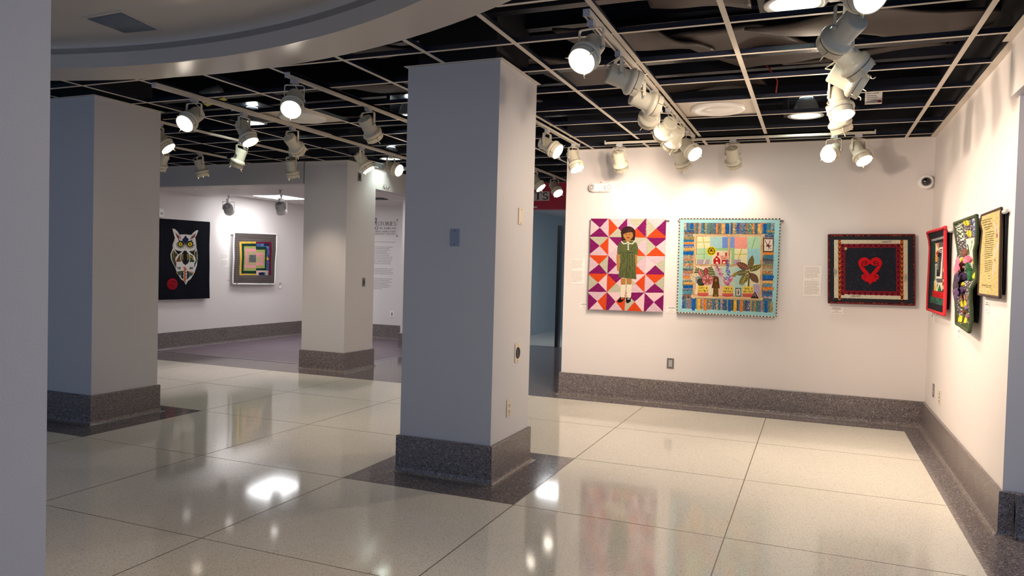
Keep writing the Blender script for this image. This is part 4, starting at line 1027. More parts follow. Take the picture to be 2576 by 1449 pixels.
for y0 in (415, 860): c.rect(155, y0, 292, y0+26, mottle([(226, 128, 44), (238, 150, 70)], 8, 8, 7))
for y0 in (490, 930): c.rect(155, y0, 292, y0+30, mottle([(236, 190, 96), (228, 160, 90)], 8, 8, 8))
for y0, cc in ((545, (230, 140, 60)), (848, (24, 104, 180)), (915, (236, 180, 100)), (1000, (226, 128, 50))): c.rect(1180, y0, 1330, y0+36, mottle([cc, tuple(min(255, x+14) for x in cc)], 8, 8, 9))
for x0, cc in ((270, (20, 90, 170)), (340, (236, 180, 70)), (420, (230, 130, 50)), (735, (20, 90, 170)), (808, (236, 180, 70)), (890, (230, 130, 50)), (1210, (20, 90, 170))): c.poly([(x0, 1140+x0*.03), (x0+38, 1140+x0*.03), (x0+36, 1290+x0*.03), (x0-2, 1290+x0*.03)], mottle([cc, tuple(min(255, x+16) for x in cc)], 8, 8, 10))
# window scene
c.poly([(298, 305), (1195, 310), (1165, 1168), (272, 1135)], (224, 224, 190))
stripes = lambda a, b: (lambda X, Y: np.where(((Y % 16) < 7)[..., None], RGB(*a), RGB(*b)))
G = lambda r_: stripes(r_, tuple(min(255, x+16) for x in r_))
for p, cc in (((330, 345, 500, 490), (236, 226, 178)), ((500, 345, 660, 490), (164, 206, 206)), ((660, 345, 735, 490), (108, 140, 212)), ((735, 345, 820, 500), (120, 150, 214)), ((820, 345, 985, 500), (240, 152, 136)), ((985, 345, 1160, 500), (172, 212, 178)),
              ((330, 490, 525, 700), (172, 208, 166)), ((525, 490, 820, 700), (150, 196, 140)), ((820, 500, 985, 700), (236, 226, 176)), ((985, 500, 1160, 700), (150, 204, 210)), ((330, 640, 495, 700), (172, 156, 166)),
              ((300, 720, 560, 1130), (232, 214, 190)), ((560, 750, 660, 980), (190, 180, 180)), ((560, 980, 690, 1130), (236, 186, 170)), ((660, 720, 830, 1130), (190, 210, 190)), ((830, 740, 960, 1130), (172, 206, 200)), ((960, 720, 1160, 1150), (226, 222, 180)), ((1060, 960, 1160, 1150), (176, 160, 186)), ((800, 640, 900, 720), (176, 160, 170))):
    c.rect(*p, G(cc))
c.line([(330, 415), (500, 412)], 12, (196, 198, 120)); c.line([(405, 345), (430, 490)], 12, (196, 198, 120)); c.line([(1090, 345), (1045, 495)], 13, (150, 190, 120)); c.line([(820, 575), (985, 570)], 14, (206, 198, 110)); c.line([(915, 500), (865, 640)], 16, (206, 198, 110)); c.line([(425, 500), (425, 640)], 12, (150, 190, 130)); c.line([(330, 570), (495, 568)], 10, (150, 190, 130)); c.line([(440, 640), (418, 695)], 12, (238, 234, 226))
# patch house
c.rect(525, 525, 778, 705, (240, 222, 190)); RD = (196, 30, 36)
c.poly([(545, 640), (588, 590), (635, 640), (635, 700), (545, 700)], RD); c.rect(592, 548, 616, 590, RD); c.rect(697, 548, 722, 590, RD); c.poly([(625, 590), (722, 590), (722, 640), (650, 640)], mottle([(240, 180, 160), (226, 130, 110)], 8, 8, 11)); c.rect(652, 645, 725, 702, RD); c.rect(668, 668, 700, 692, (244, 226, 200)); c.rect(578, 672, 606, 700, (244, 226, 200)); c.ell(582, 632, 8, 7, (246, 232, 210)); c.ell(594, 632, 8, 7, (246, 232, 210)); c.poly([(574, 636), (602, 636), (588, 652)], (246, 232, 210))
# round medallion
c.ell(518, 530, 62, 60, (240, 220, 20)); c.ell(518, 530, 51, 49, (112, 86, 20))
for a in (0, 60, 120): c.line([(518+44*math.cos(R(a+k)), 530+44*math.sin(R(a+k))) for k in (90, 210)], 5, (226, 204, 30)); c.line([(518-44*math.cos(R(a+k)), 530-44*math.sin(R(a+k))) for k in (90, 210)], 5, (226, 204, 30))
c.ell(518, 520, 9, 12, (60, 30, 14)); c.ell(518, 545, 14, 8, (226, 204, 30))
# lattice of the window
WD = (206, 160, 104); WL = (238, 208, 160)
def lath(p0, p1, w_=34):
    c.line([p0, p1], w_, WL); dx, dy = p1[0]-p0[0], p1[1]-p0[1]; l_ = math.hypot(dx, dy); nx, ny = -dy/l_, dx/l_
    for o in (-w_*.42, -w_*.1, w_*.3): c.line([(p0[0]+nx*o, p0[1]+ny*o), (p1[0]+nx*o, p1[1]+ny*o)], 4.5, (166, 112, 66))
lath((296, 322), (1195, 325)); lath((318, 325), (288, 1130)); lath((1178, 330), (1158, 1150)); lath((752, 335), (738, 700)); lath((310, 715), (1160, 722), 26); lath((275, 1115), (1165, 1150), 44)
# framed bird, small picture, triangle
c.rect(1190, 362, 1326, 545, (92, 62, 48)); c.rect(1204, 376, 1316, 530, (240, 226, 206))
for p in ([(1216, 392), (1240, 440), (1282, 470)], [(1282, 392), (1262, 448), (1236, 472)], [(1230, 462), (1300, 458)], [(1256, 440), (1262, 505)], [(1262, 470), (1290, 498)]): c.line(p, 8, (104, 44, 56))
c.ell(1258, 460, 20, 14, (104, 44, 56), rot=30)
# pots
for x0, y0 in ((338, 978), (662, 985), (922, 988)):
    c.rect(x0, y0, x0+142, y0+90, (246, 212, 92)); c.rect(x0, y0+90, x0+142, y0+125, (206, 84, 78)); c.ell(x0+71, y0+124, 70, 14, (206, 84, 78)); c.rect(x0, y0+86, x0+142, y0+94, (240, 180, 110))
    c.rect(x0+8, y0+104, x0+134, y0+112, (220, 120, 106))
    c.text('CAFE A', x0+20, y0+20, 4.6, 4.6, (58, 40, 20)); c.text('BUSTELO', x0+12, y0+56, 4.6, 4.6, (30, 26, 20))
# plants
def leaf(cx, cy, L, W, rot, c1, c2, ribs=6, c3=None):
    ca, sa = math.cos(R(rot)), math.sin(R(rot)); N_ = 12
    P = [(cx+(t*L)*ca-s_*W*math.sin(PI*min(1, t*1.02))**.8*sa, cy+(t*L)*sa+s_*W*math.sin(PI*min(1, t*1.02))**.8*ca) for s_, ts in ((1, range(N_+1)), (-1, range(N_, -1, -1))) for t in [k/N_ for k in ts]]
    c.poly(P, c1, .003)
    for k in range(1, ribs):
        t = k/ribs; bx, by = cx+t*L*ca, cy+t*L*sa; ww = W*.8*math.sin(PI*t)**.8
        for s_ in (-1, 1): c.line([(bx, by), (bx+.12*L*ca-s_*ww*sa, by+.12*L*sa+s_*ww*ca)], 4.5, c2)
    c.line([(cx, cy), (cx+L*.95*ca, cy+L*.95*sa)], 5, c3 or c2)
leaf(430, 960, 250, 95, -68, (98, 110, 68), (232, 226, 196), 8, (150, 60, 60)); leaf(420, 950, 230, 80, -115, (92, 104, 66), (236, 230, 200), 8, (150, 60, 60))
leaf(400, 930, 190, 62, -150, (226, 210, 176), (160, 140, 110), 6); leaf(400, 940, 110, 50, -140, (120, 130, 124), (190, 196, 190), 6); leaf(350, 975, 110, 55, -50, (52, 54, 44), (96, 98, 80), 5)
c.ell(470, 905, 72, 66, (206, 112, 120), .003)
for a in range(0, 360, 30): c.line([(470, 905), (470+66*math.cos(R(a)), 905+60*math.sin(R(a)))], 6, (244, 196, 190) if a % 60 else (140, 48, 50))
c.ell(470, 915, 34, 26, (150, 90, 60)); leaf(400, 870, 110, 24, -115, (180, 60, 70), (240, 190, 180), 4); leaf(440, 850, 110, 30, -85, (140, 50, 56), (200, 110, 100), 5)
rr = random.Random(9)
for (x0, y0, x1, y1, n_, c1, c2, s0, s1) in ((570, 700, 720, 960, 60, (212, 110, 150), (240, 176, 196), 12, 34), (730, 650, 735, 900, 60, (88, 116, 196), (150, 170, 226), 10, 36), (790, 840, 735, 970, 55, (206, 100, 150), (236, 170, 196), 24, 40)):
    for k in range(n_):
        t = rr.random(); r_ = s0+(s1-s0)*t; c.ell(x0+(x1-x0)*t+rr.uniform(-r_, r_)*.8, y0+(y1-y0)*t+rr.uniform(-12, 12), 9, 8, rr.choice((c1, c2, c1, tuple(int(x*.75) for x in c1))), .003)
for k in range(40): c.ell(640+rr.uniform(-20, 40), 910+rr.uniform(-40, 50), 5, 5, (222, 222, 214))
for k in range(30): c.ell(1090+rr.uniform(-40, 40), 690+rr.uniform(-30, 100), 5, 4, (226, 228, 222))
c.line([(1000, 980), (1005, 900), (1018, 850), (1000, 790)], 20, (96, 84, 48), .003)
leaf(1010, 770, 190, 44, -152, (96, 70, 50), (206, 120, 130), 7, (216, 120, 80)); leaf(1015, 770, 190, 38, -78, (92, 86, 48), (190, 180, 110), 7, (150, 60, 50)); leaf(1010, 790, 190, 34, -26, (80, 78, 40), (196, 190, 110), 7)
leaf(1000, 800, 180, 36, 172, (90, 80, 54), (186, 176, 108), 7); leaf(830, 810, 60, 26, 110, (180, 168, 80), (100, 90, 40), 4); leaf(1000, 830, 180, 44, 132, (110, 104, 52), (206, 194, 120), 7, (150, 50, 60)); leaf(1020, 815, 170, 46, 50, (100, 74, 56), (160, 130, 90), 7, (150, 60, 70)); leaf(965, 840, 150, 30, 112, (120, 110, 56), (206, 194, 120), 6)
# figure
c.ell(580, 882, 34, 26, (120, 62, 34), .003); c.poly([(548, 880), (614, 880), (628, 1015), (600, 1015), (610, 1118), (538, 1118), (546, 1010), (522, 1012)], (88, 58, 36), .003)
c.poly([(552, 940), (606, 940), (612, 1118), (538, 1118)], (84, 60, 16), .003); c.ell(578, 912, 15, 22, (156, 108, 52)); c.rect(560, 960, 600, 1000, (120, 60, 26))
for k in range(6): c.line([(548, 1010+k*17), (575, 1020+k*17), (604, 1008+k*17)], 3.5, (180, 146, 60))
c.line([(556, 1096), (575, 1108), (596, 1096)], 4, (226, 200, 130))
c.rect(830, 1008, 906, 1122, (84, 96, 84)); c.rect(842, 1022, 894, 1108, (226, 216, 196)); c.ell(868, 1065, 10, 32, (96, 84, 110)); c.ell(868, 1038, 6, 8, (150, 100, 70))
c.poly([(1028, 1140), (1085, 1058), (1136, 1146)], (56, 40, 36), .003); c.line([(1060, 1118), (1085, 1086), (1100, 1128)], 5, (206, 190, 170))
c.speck(np.ones(c.X.shape, bool), .05)
Q = (-.842, 7.9, .989)
e = empty('window_scene_quilt', Q); tag(e, 'large pictorial quilt with pale blue border and potted plants at a window', 'quilt')
dsp = soft(2, .004); o_, sf = quilt_mesh('quilt_top', c, [(-1.341, 7.9, 1.976), (-.342, 7.9, 1.973), (-.349, 7.9, .987), (-1.335, 7.9, .989)], (0, -1, 0), lambda u, v: .012+dsp(u, v)+.014*v, e, Q, thick=.01)
binding(e, sf, .007, mat('bind_light', (214, 206, 186), .8), mat('bind_dark', (88, 70, 52), .8), 62)
rod(e, (-1.365, 7.925, 1.955), (-.31, 7.925, 1.955), .008, steel_m, Q)

# --- heart quilt
c = Canvas(330, 275, [(445, 183), (1755, 183), (1755, 1255), (443, 1218)], (46, 46, 52))
c.rect(400, 150, 1800, 1300, (48, 48, 54))
bat = lambda seed: mottle([(120, 26, 36), (120, 26, 36), (70, 16, 26), (196, 100, 44), (30, 22, 30)], 14, 12, seed)
c.rect(440, 180, 1760, 206, bat(1)); c.poly([(440, 1195), (1760, 1232), (1760, 1262), (440, 1225)], bat(2)); c.rect(440, 180, 462, 1230, bat(3)); c.rect(1735, 180, 1760, 1262, bat(4))
c.poly([(533, 262), (1648, 265), (1648, 1172), (533, 1140)], (232, 222, 196))
r0 = random.Random(3)
for k in range(190):
    x_, y_ = r0.uniform(540, 1640), r0.uniform(268, 1160); c.poly([(x_, y_), (x_+9, y_+3), (x_+4, y_+10)], (60, 56, 46))
for x_, y_ in ((1330, 290), (550, 750), (860, 1120), (1620, 840)):
    for k in range(26): c.line([(x_+r0.uniform(-90, 90)*(1 if y_ in (290, 1120) else .35), y_+r0.uniform(-18, 18)*(1 if y_ in (290, 1120) else 4)) for _ in (0, 1)], 3, (150, 148, 140))
for k in range(16): x_ = 560+k*70; c.line([(x_, 262), (x_-40, 325)], 3, (196, 188, 164)); c.line([(x_, 1090), (x_-40, 1160)], 3, (196, 188, 164))
for x0, x1 in ((596, 636), (1540, 1582)):
    c.rect(x0, 262, x1, 1170, (176, 70, 24))
    for k in range(13):
        y_ = 300+k*72; c.line([(x0, y_-18), ((x0+x1)/2, y_+14), (x1, y_-18)], 7, (226, 164, 70)); c.line([(x0, y_+4), ((x0+x1)/2, y_+36), (x1, y_+4)], 8, (34, 18, 16)); c.ell((x0+x1)/2, y_+52, 10, 8, (34, 18, 16) if k % 2 else (196, 90, 30))
c.poly([(636, 322), (1540, 322), (1540, 1108), (636, 1085)], (128, 26, 44))
def rosette(x_, y_): c.ell(x_, y_, 34, 32, (150, 40, 56)); c.ell(x_, y_, 26, 24, (128, 24, 42)); c.ell(x_, y_, 17, 16, (36, 10, 26)); c.ell(x_, y_, 7, 6, (150, 50, 40))
for k in range(11): rosette(672+k*83, 352); rosette(672+k*83, 1062+k*2)
for k in range(10): rosette(664, 352+k*80); rosette(1506, 352+k*80)
c.poly([(702, 385), (1470, 378), (1472, 1042), (702, 1030)], (38, 41, 52))
for k in range(230):
    x_, y_ = r0.uniform(720, 1455), r0.uniform(395, 1025); rr_ = r0.uniform(10, 24); a0 = r0.uniform(0, 360)
    c.line([(x_+rr_*(1-t/9)*math.cos(R(a0+t*45)), y_+rr_*(1-t/9)*math.sin(R(a0+t*45))) for t in range(8)], 3, r0.choice(((64, 68, 84), (56, 60, 74), (28, 30, 40))))
c.ell(710, 395, 20, 22, (206, 190, 130))
RE = (214, 24, 36); BG = (30, 26, 36); HH = .004
def sankofa(s_):
    X = lambda x: 1081+s_*(x-1081)
    c.ell(X(992), 612, 92, 84, RE, HH)
    c.poly([(X(903), 600), (X(912), 660), (X(960), 740), (X(1075), 860), (X(1081), 790), (X(1000), 690), (X(1060), 600)], RE, HH)
    # swirl cut
    c.line([(X(1000+38*math.cos(R(a))), 622+34*math.sin(R(a))) for a in range(-180, -20, 16)], 9, BG, 0)
    c.line([(X(1004+22*math.cos(R(a))), 612+18*math.sin(R(a))) for a in range(-60, 170, 16)], 9, BG, 0)
    c.line([(X(962), 618), (X(956), 650), (X(985), 668), (X(1040), 655), (X(1081), 625)], 9, BG, 0)
    c.poly([(X(975), 655), (X(1030), 655), (X(1081), 628), (X(1083), 785), (X(1020), 720)], (38, 41, 52), 0)
    c.ell(X(992), 825, 45, 45, RE, HH); c.line([(X(992+24*math.cos(R(a))), 812+18*math.sin(R(a))) for a in range(-70, 150, 16)], 7, BG, 0)
    c.poly([(X(1081), 790), (X(1020), 800), (X(1010), 860), (X(985), 895), (X(1030), 895), (X(1050), 905), (X(1085), 945)], RE, HH)
sankofa(1); sankofa(-1)
c.rect(1060, 570, 1104, 628, RE, HH); c.line([(1070, 800), (1075, 890)], 3, (150, 14, 24))
c.speck(np.ones(c.X.shape, bool), .07)
Q = (.49, 7.9, 1.155)
e = empty('heart_quilt', Q); tag(e, 'black and maroon bordered quilt with a red scrolled heart symbol', 'quilt')
dsp = soft(3, .003); o_, sf = quilt_mesh('quilt_top', c, [(.105, 7.9, 1.819), (.854, 7.9, 1.825), (.878, 7.9, 1.159), (.128, 7.9, 1.151)], (0, -1, 0), lambda u, v: .01+dsp(u, v)+.012*v, e, Q, thick=.01)
binding(e, sf, .006, mat('bind_maroon', (92, 20, 30), .8, noise=.5, nscale=80))
rod(e, (.12, 7.925, 1.8), (.85, 7.925, 1.8), .008, steel_m, Q)

# --- right wall: red edged
def edge_interp(vs, xs): return lambda v: np.interp(v, vs, xs)
c = Canvas(90, 270, [(15, 175), (300, 65), (290, 1410), (15, 1320)], (34, 34, 42))
c.poly([(60, 275), (300, 190), (300, 232), (60, 310)], mottle([(170, 168, 168), (140, 138, 140)], 7, 7, 1))
c.poly([(90, 320), (125, 310), (125, 1040), (90, 1040)], (40, 70, 60)); c.rect(50, 320, 95, 1200, (34, 64, 56))
c.poly([(118, 330), (160, 325), (160, 620), (118, 620)], (238, 160, 110)); c.poly([(118, 330), (160, 430), (118, 520)], (246, 226, 190)); c.poly([(160, 430), (120, 480), (160, 540)], (206, 60, 30)); c.rect(118, 540, 160, 610, (240, 170, 60))
c.rect(118, 645, 150, 900, (238, 230, 206)); c.line([(135, 660), (132, 880)], 10, (60, 90, 60)); c.rect(160, 310, 265, 960, (104, 96, 100)); c.poly([(164, 400), (245, 378), (245, 870), (146, 870)], (240, 232, 220)); c.poly([(180, 425), (225, 412), (215, 838), (150, 838), (150, 500)], (34, 34, 40))
for k in range(8): c.line([(150, 545+k*24), (176, 560+k*24)], 8, (190, 190, 194)); 
c.line([(190, 540), (206, 620), (180, 720), (196, 770)], 9, (110, 110, 120)); c.ell(198, 455, 22, 22, (214, 210, 206)); c.ell(198, 455, 12, 10, (70, 66, 66))
c.rect(262, 300, 300, 395, (244, 170, 30)); c.rect(262, 395, 300, 500, (190, 60, 40)); c.rect(262, 500, 300, 600, (226, 60, 30)); c.rect(262, 600, 300, 700, (240, 140, 40)); c.rect(258, 700, 292, 1030, mottle([(226, 216, 180), (190, 60, 30), (50, 60, 40), (236, 170, 50)], 16, 22, 4))
c.rect(100, 900, 165, 1050, (238, 224, 196)); c.poly([(100, 1045), (120, 900), (150, 1045)], (244, 180, 40)); c.rect(165, 930, 255, 1060, (236, 224, 204)); c.poly([(185, 1060), (218, 950), (248, 1060)], (40, 120, 70)); c.poly([(168, 960), (190, 940), (180, 1040)], (90, 80, 80))
c.poly([(80, 1040), (300, 1080), (295, 1180), (75, 1130)], mottle([(206, 26, 34), (190, 18, 30)], 20, 14, 2)); c.poly([(50, 1130), (300, 1180), (290, 1280), (50, 1220)], mottle([(46, 84, 72), (60, 104, 90)], 10, 40, 5))
c.speck(np.ones(c.X.shape, bool), .06)
Q = (.95, 7.2, 1.13)
e = empty('red_edged_quilt', Q); tag(e, 'narrow black and green quilt with bright red edging on the right wall', 'quilt')
fL = edge_interp([0, .1, .2, .45, .8, 1], [.026, .008, 0, 0, .002, 0])
o_, sf = quilt_mesh('quilt_top', c, [(.95, 7.60, 1.827), (.95, 6.77, 1.827), (.95, 6.68, 1.131), (.95, 7.614, 1.137)], (-1, 0, 0), lambda u, v: fL(v)*(1-u)+.006*np.sin(7*u)*np.sin(5*v+1), e, Q, thick=.012)
binding(e, sf, .013, mat('bind_red', (190, 28, 40), .8, noise=.2, nscale=60))
rod(e, (.975, 7.6, 1.80), (.975, 6.66, 1.80), .012, clear_m, Q)
q = MB(); q.box((.0, -.05, -.02), (.05, -.035, .02), clear_m); q.tube([(.025, -.43, .66), (.05, -.5, .66)], .009, clear_m, 8); q.build('rod_bracket', parent=e)
q = MB(); q.box((.975-.95+.005, 6.78-7.2, 1.17-1.13), (.045, 7.5-7.2, 1.79-1.13), backing_shadow_m); q.build('backing_and_shadow', parent=e)  # dark sheet on the wall: quilt backing with the quilt's shadow painted in

# --- right wall: wavy floral
c = Canvas(110, 330, [(345, 240), (560, 160), (520, 1275), (345, 1212)], (84, 78, 84))
c.fill(np.ones(c.X.shape, bool), mottle([(70, 70, 84), (110, 92, 104), (60, 76, 60), (140, 120, 120), (52, 50, 66), (206, 200, 196)], 7, 8, 3))
c.poly([(345, 240), (400, 220), (410, 430), (375, 440)], mottle([(236, 230, 224), (60, 84, 48), (236, 230, 224), (90, 110, 70)], 13, 14, 1)); c.poly([(515, 170), (565, 160), (575, 390), (515, 395)], mottle([(92, 110, 186), (120, 136, 206), (226, 226, 236), (70, 84, 150)], 13, 12, 2))
for x_, y_ in ((455, 238), (468, 362)): c.ell(x_-8, y_, 14, 36, (232, 208, 40), .006); c.ell(x_+12, y_, 10, 34, (240, 220, 70), .006); c.line([(x_+2, y_-26), (x_+2, y_+26)], 6, (90, 90, 20))
c.poly([(420, 420), (522, 405), (528, 560), (515, 740), (470, 700), (440, 560), (420, 480)], (228, 222, 214)); c.line([(490, 440), (488, 540)], 8, (104, 124, 60)); c.line([(500, 445), (484, 500), (490, 545)], 6, (130, 150, 80)); c.line([(430, 480), (470, 560), (470, 620)], 14, (50, 84, 44))
c.poly([(340, 740), (390, 700), (395, 820), (335, 830)], (70, 84, 44)); c.poly([(520, 620), (560, 600), (550, 800), (500, 850), (495, 760)], (70, 84, 44)); c.poly([(345, 1140), (470, 1160), (475, 1215), (345, 1200)], (70, 84, 44)); c.rect(400, 1010, 470, 1180, (76, 88, 48))
for x_, y_ in ((360, 775), (538, 655), (523, 790), (410, 1045), (452, 1045), (385, 1172), (447, 1180)): c.ell(x_, y_, 13, 30, (236, 212, 40), .006, rot=15); c.ell(x_+7, y_+8, 8, 22, (244, 224, 80), .006)
c.ell(425, 565, 36, 42, (110, 70, 56), .01); c.ell(420, 555, 28, 30, (130, 84, 66), .012)
for x_, y_, rx, ry, cc in ((475, 630, 42, 36, (208, 104, 130)), (455, 650, 30, 26, (226, 130, 150)), (370, 650, 16, 28, (84, 100, 170)), (405, 640, 24, 26, (236, 210, 60)), (375, 700, 26, 30, (200, 100, 130)), (410, 710, 30, 24, (190, 120, 106)), (395, 800, 14, 40, (40, 92, 60)), (480, 720, 18, 60, (36, 90, 56)), (490, 790, 14, 50, (40, 96, 60)), (432, 800, 46, 42, (44, 26, 56)), (440, 790, 30, 26, (60, 38, 74)), (410, 865, 26, 34, (60, 130, 80)), (440, 870, 22, 18, (236, 210, 60)), (440, 925, 38, 34, (70, 44, 84)), (450, 915, 22, 18, (92, 64, 108)), (360, 940, 18, 16, (130, 90, 140)), (470, 1080, 16, 18, (150, 120, 160)), (425, 1115, 14, 12, (150, 60, 60)), (490, 1150, 16, 20, (160, 110, 140))):
    c.ell(x_, y_, rx, ry, cc, .012); c.ell(x_-rx*.3, y_-ry*.3, rx*.4, ry*.4, tuple(min(255, x+22) for x in cc), .016)
c.rect(398, 970, 490, 1012, mottle([(150, 96, 70), (210, 180, 160), (150, 96, 70), (120, 70, 50)], 9, 50, 6)); c.poly([(395, 1210), (530, 1200), (530, 1280), (395, 1250)], (72, 88, 48))
c.speck(np.ones(c.X.shape, bool), .07)
Q = (.94, 5.85, 1.09)
e = empty('floral_wave_quilt', Q); tag(e, 'long wavy quilt with a face and raised fabric flowers on the right wall', 'quilt')
eL = edge_interp([0, .1, .22, .3, .4, .5, .62, .7, .78, .87, 1], [0, -.014, -.03, -.036, -.026, -.014, -.008, -.015, -.03, -.036, -.036])
eR = edge_interp([0, .08, .15, .23, .3, .4, .47, .55, .63, .72, .8, .9, 1], [.006, -.004, -.007, -.007, .005, .003, -.008, -.004, .022, .015, .005, 0, .012])
o_, sf = quilt_mesh('quilt_top', c, [(.94, 6.31, 1.827), (.946, 5.505, 1.823), (.946, 5.525, 1.075), (.94, 6.27, 1.087)], (-1, 0, 0), lambda u, v: eL(v)*(1-u)+eR(v)*u+.006*np.sin(6*u+2)*np.sin(9*v), e, Q, thick=.012)
binding(e, sf, .012, mat('bind_green', (52, 66, 36), .8, noise=.2, nscale=60))
rod(e, (.975, 6.3, 1.80), (.975, 5.565, 1.80), .012, clear_m, Q)
q = MB(); q.box((.975-.94+.01, 5.62-5.85, 1.13-1.09), (.055, 6.2-5.85, 1.79-1.09), backing_shadow_m); q.build('backing_and_shadow', parent=e)  # same dark sheet, backing and painted shadow in one
for k, (uu, vv, r_, cc) in enumerate(((.42, .42, .075, (200, 96, 124)), (.33, .47, .05, (206, 120, 130)), (.5, .575, .08, (46, 28, 60)), (.52, .69, .065, (74, 48, 90)))):
    q = MB(); cm = mat('petal_cloth', cc, .8, noise=.2, nscale=40); P0 = sf(uu, vv, .012)
    for j in range(7):
        a = 2*PI*j/7+k; c0 = P0+Vector((-.012, r_*.55*math.cos(a), r_*.45*math.sin(a)))
        vs = []; n_ = 6
        for i in range(n_+1):
            for s_ in (-1, 0, 1):
                t = i/n_-.5; vs.append(c0+Vector((-.022*math.cos(t*2.4)*(1-.3*abs(s_)), math.cos(a)*t*r_*.9-math.sin(a)*s_*r_*.35*math.cos(t*2.6), math.sin(a)*t*r_*.9+math.cos(a)*s_*r_*.35*math.cos(t*2.6))))
        q.add(vs, [(i*3+b, i*3+b+1, i*3+b+4, i*3+b+3) for i in range(n_) for b in (0, 1)], cm, True)
    q.lathe([(r_*.25, 0), (r_*.2, .02), (.001, .028)], cm, 12, mt=Matrix.Translation(P0) @ Matrix.Rotation(R(-90), 4, 'Y'))
    q.build('fabric_flower', parent=e)

# --- right wall: yellow text quilt
c = Canvas(140, 330, [(70, 140), (340, 40), (325, 1385), (10, 1340)], (214, 190, 130))
c.fill(np.ones(c.X.shape, bool), mottle([(222, 202, 142), (206, 182, 118), (228, 210, 154), (196, 168, 104)], 5, 5, 3))
r0 = random.Random(12)
def tl(xa, ya, xb, yb, w_=9):
    x_ = xa
    while x_ < xb-4:
        l_ = min(r0.uniform(10, 26), xb-x_); f0 = (x_-xa)/(xb-xa); f1 = (x_+l_-xa)/(xb-xa); c.line([(x_, ya+(yb-ya)*f0), (x_+l_, ya+(yb-ya)*f1)], w_, (74, 62, 36)); x_ += l_+7
for k in range(5): tl(82+k*8, 212+k*30, (208, 195, 208, 205, 172)[k], 180+k*32)
for k in range(13): tl(122-k*1.6, 372+k*31, (225, 232, 225, 232, 236, 230, 228, 228, 222, 212, 216, 218, 184)[k], 350+k*31.5)
for k in range(6): tl(102, 790+k*32, (218, 220, 215, 212, 212, 182)[k], 774+k*32)
tl(150, 1022, 192, 1020, 7); tl(152, 1066, 190, 1064, 7); tl(64, 1178, 198, 1184, 11); tl(116, 1205, 196, 1212, 7)
for (x_, y_, rx, ry, rot) in ((258, 330, 18, 120, -12), (268, 620, 18, 130, 14), (242, 900, 16, 120, 8)):
    c.ell(x_, y_, rx, ry, (226, 200, 180), rot=rot); c.line([(x_-4, y_-ry*.8), (x_, y_), (x_+4, y_+ry*.9)], 4, (196, 160, 150))
c.ell(272, 410, 15, 34, (160, 110, 110)); c.ell(264, 350, 8, 40, (190, 140, 140)); c.ell(262, 770, 13, 24, (176, 130, 120))
c.speck(np.ones(c.X.shape, bool), .05)
Q = (.965, 5.2, 1.315)
e = empty('yellow_text_quilt', Q); tag(e, 'mottled yellow quilt with stitched lines of text on the right wall', 'quilt')
eL = edge_interp([0, .1, .2, .35, .5, 1], [.0, .004, -.008, -.004, 0, 0])
o_, sf = quilt_mesh('quilt_top', c, [(.961, 5.457, 1.820), (.965, 4.953, 1.824), (.965, 4.894, 1.315), (.961, 5.453, 1.321)], (-1, 0, 0), lambda u, v: eL(v)*(1-u)+.003*np.sin(6*u)*np.sin(7*v), e, Q, thick=.01)
binding(e, sf, .008, mat('bind_brown', (58, 36, 28), .8))
rod(e, (.978, 5.44, 1.80), (.978, 4.90, 1.80), .012, clear_m, Q)
q = MB(); q.tube([(.005, -.235, .485), (.034, -.2, .485)], .012, clear_m, 10); q.build('rod_bracket', parent=e)
q = MB(); q.box((.985-.965, 4.93-5.2, 1.33-1.315), (.032, 5.44-5.2, 1.80-1.315), backing_shadow_m); q.build('backing_and_shadow', parent=e)  # dark sheet again covers backing plus the shadow behind the quilt

# --- owl quilt
c = Canvas(260, 400, [(140, 398), (698, 438), (695, 1295), (135, 1312)], (20, 22, 34))
c.fill(np.ones(c.X.shape, bool), mottle([(11, 12, 24), (15, 16, 30)], 14, 10, 3))
W_ = (236, 230, 222); BK = (22, 22, 28)
c.poly([(270, 512), (300, 518), (330, 545), (352, 580), (420, 576), (485, 584), (510, 555), (540, 532), (566, 530), (548, 580), (530, 612), (542, 660), (545, 730), (552, 760), (556, 830), (548, 920), (520, 1010), (480, 1080), (450, 1100), (428, 1145), (405, 1105), (370, 1080), (330, 1020), (300, 940), (262, 860), (254, 800), (278, 735), (276, 690), (300, 620), (285, 570)], W_, .004)
c.poly([(300, 548), (345, 600), (352, 650), (318, 600)], (120, 44, 52)); c.poly([(330, 570), (375, 610), (368, 636), (346, 610)], (170, 140, 140)); c.poly([(540, 556), (500, 600), (470, 640), (520, 610)], (120, 44, 52)); c.poly([(520, 560), (486, 600), (478, 630), (500, 600)], (170, 140, 140))
c.poly([(425, 585), (438, 610), (462, 632), (440, 665), (425, 690), (405, 660), (382, 640), (408, 612)], (20, 26, 60)); c.ell(422, 640, 9, 26, (40, 50, 110))
for s_, ex, ey in ((-1, 368, 685), (1, 474, 685)):
    c.ell(ex, ey+8, 52, 44, (70, 66, 66), rot=s_*20); c.ell(ex, ey+22, 58, 40, W_, rot=-s_*10)
    for k in range(13):
        a = R(10+k*15); c.line([(ex+34*math.cos(a), ey+30*math.sin(a)), (ex+54*math.cos(a), ey+52*math.sin(a))], 6, BK if k % 2 else (90, 74, 70))
    c.ell(ex, ey, 34, 36, (30, 40, 24)); c.ell(ex, ey, 26, 27, (120, 130, 40)); c.ell(ex, ey, 21, 22, (232, 200, 30)); c.ell(ex+s_*0, ey+1, 8, 13, (190, 120, 20)); c.ell(ex, ey+1, 4, 9, BK)
    c.poly([(ex+s_*40, ey-52), (ex+s_*14, ey-44), (ex-s_*36, ey-10), (ex-s_*52, ey+25), (ex-s_*30, ey-4), (ex+s_*12, ey-30)], BK)
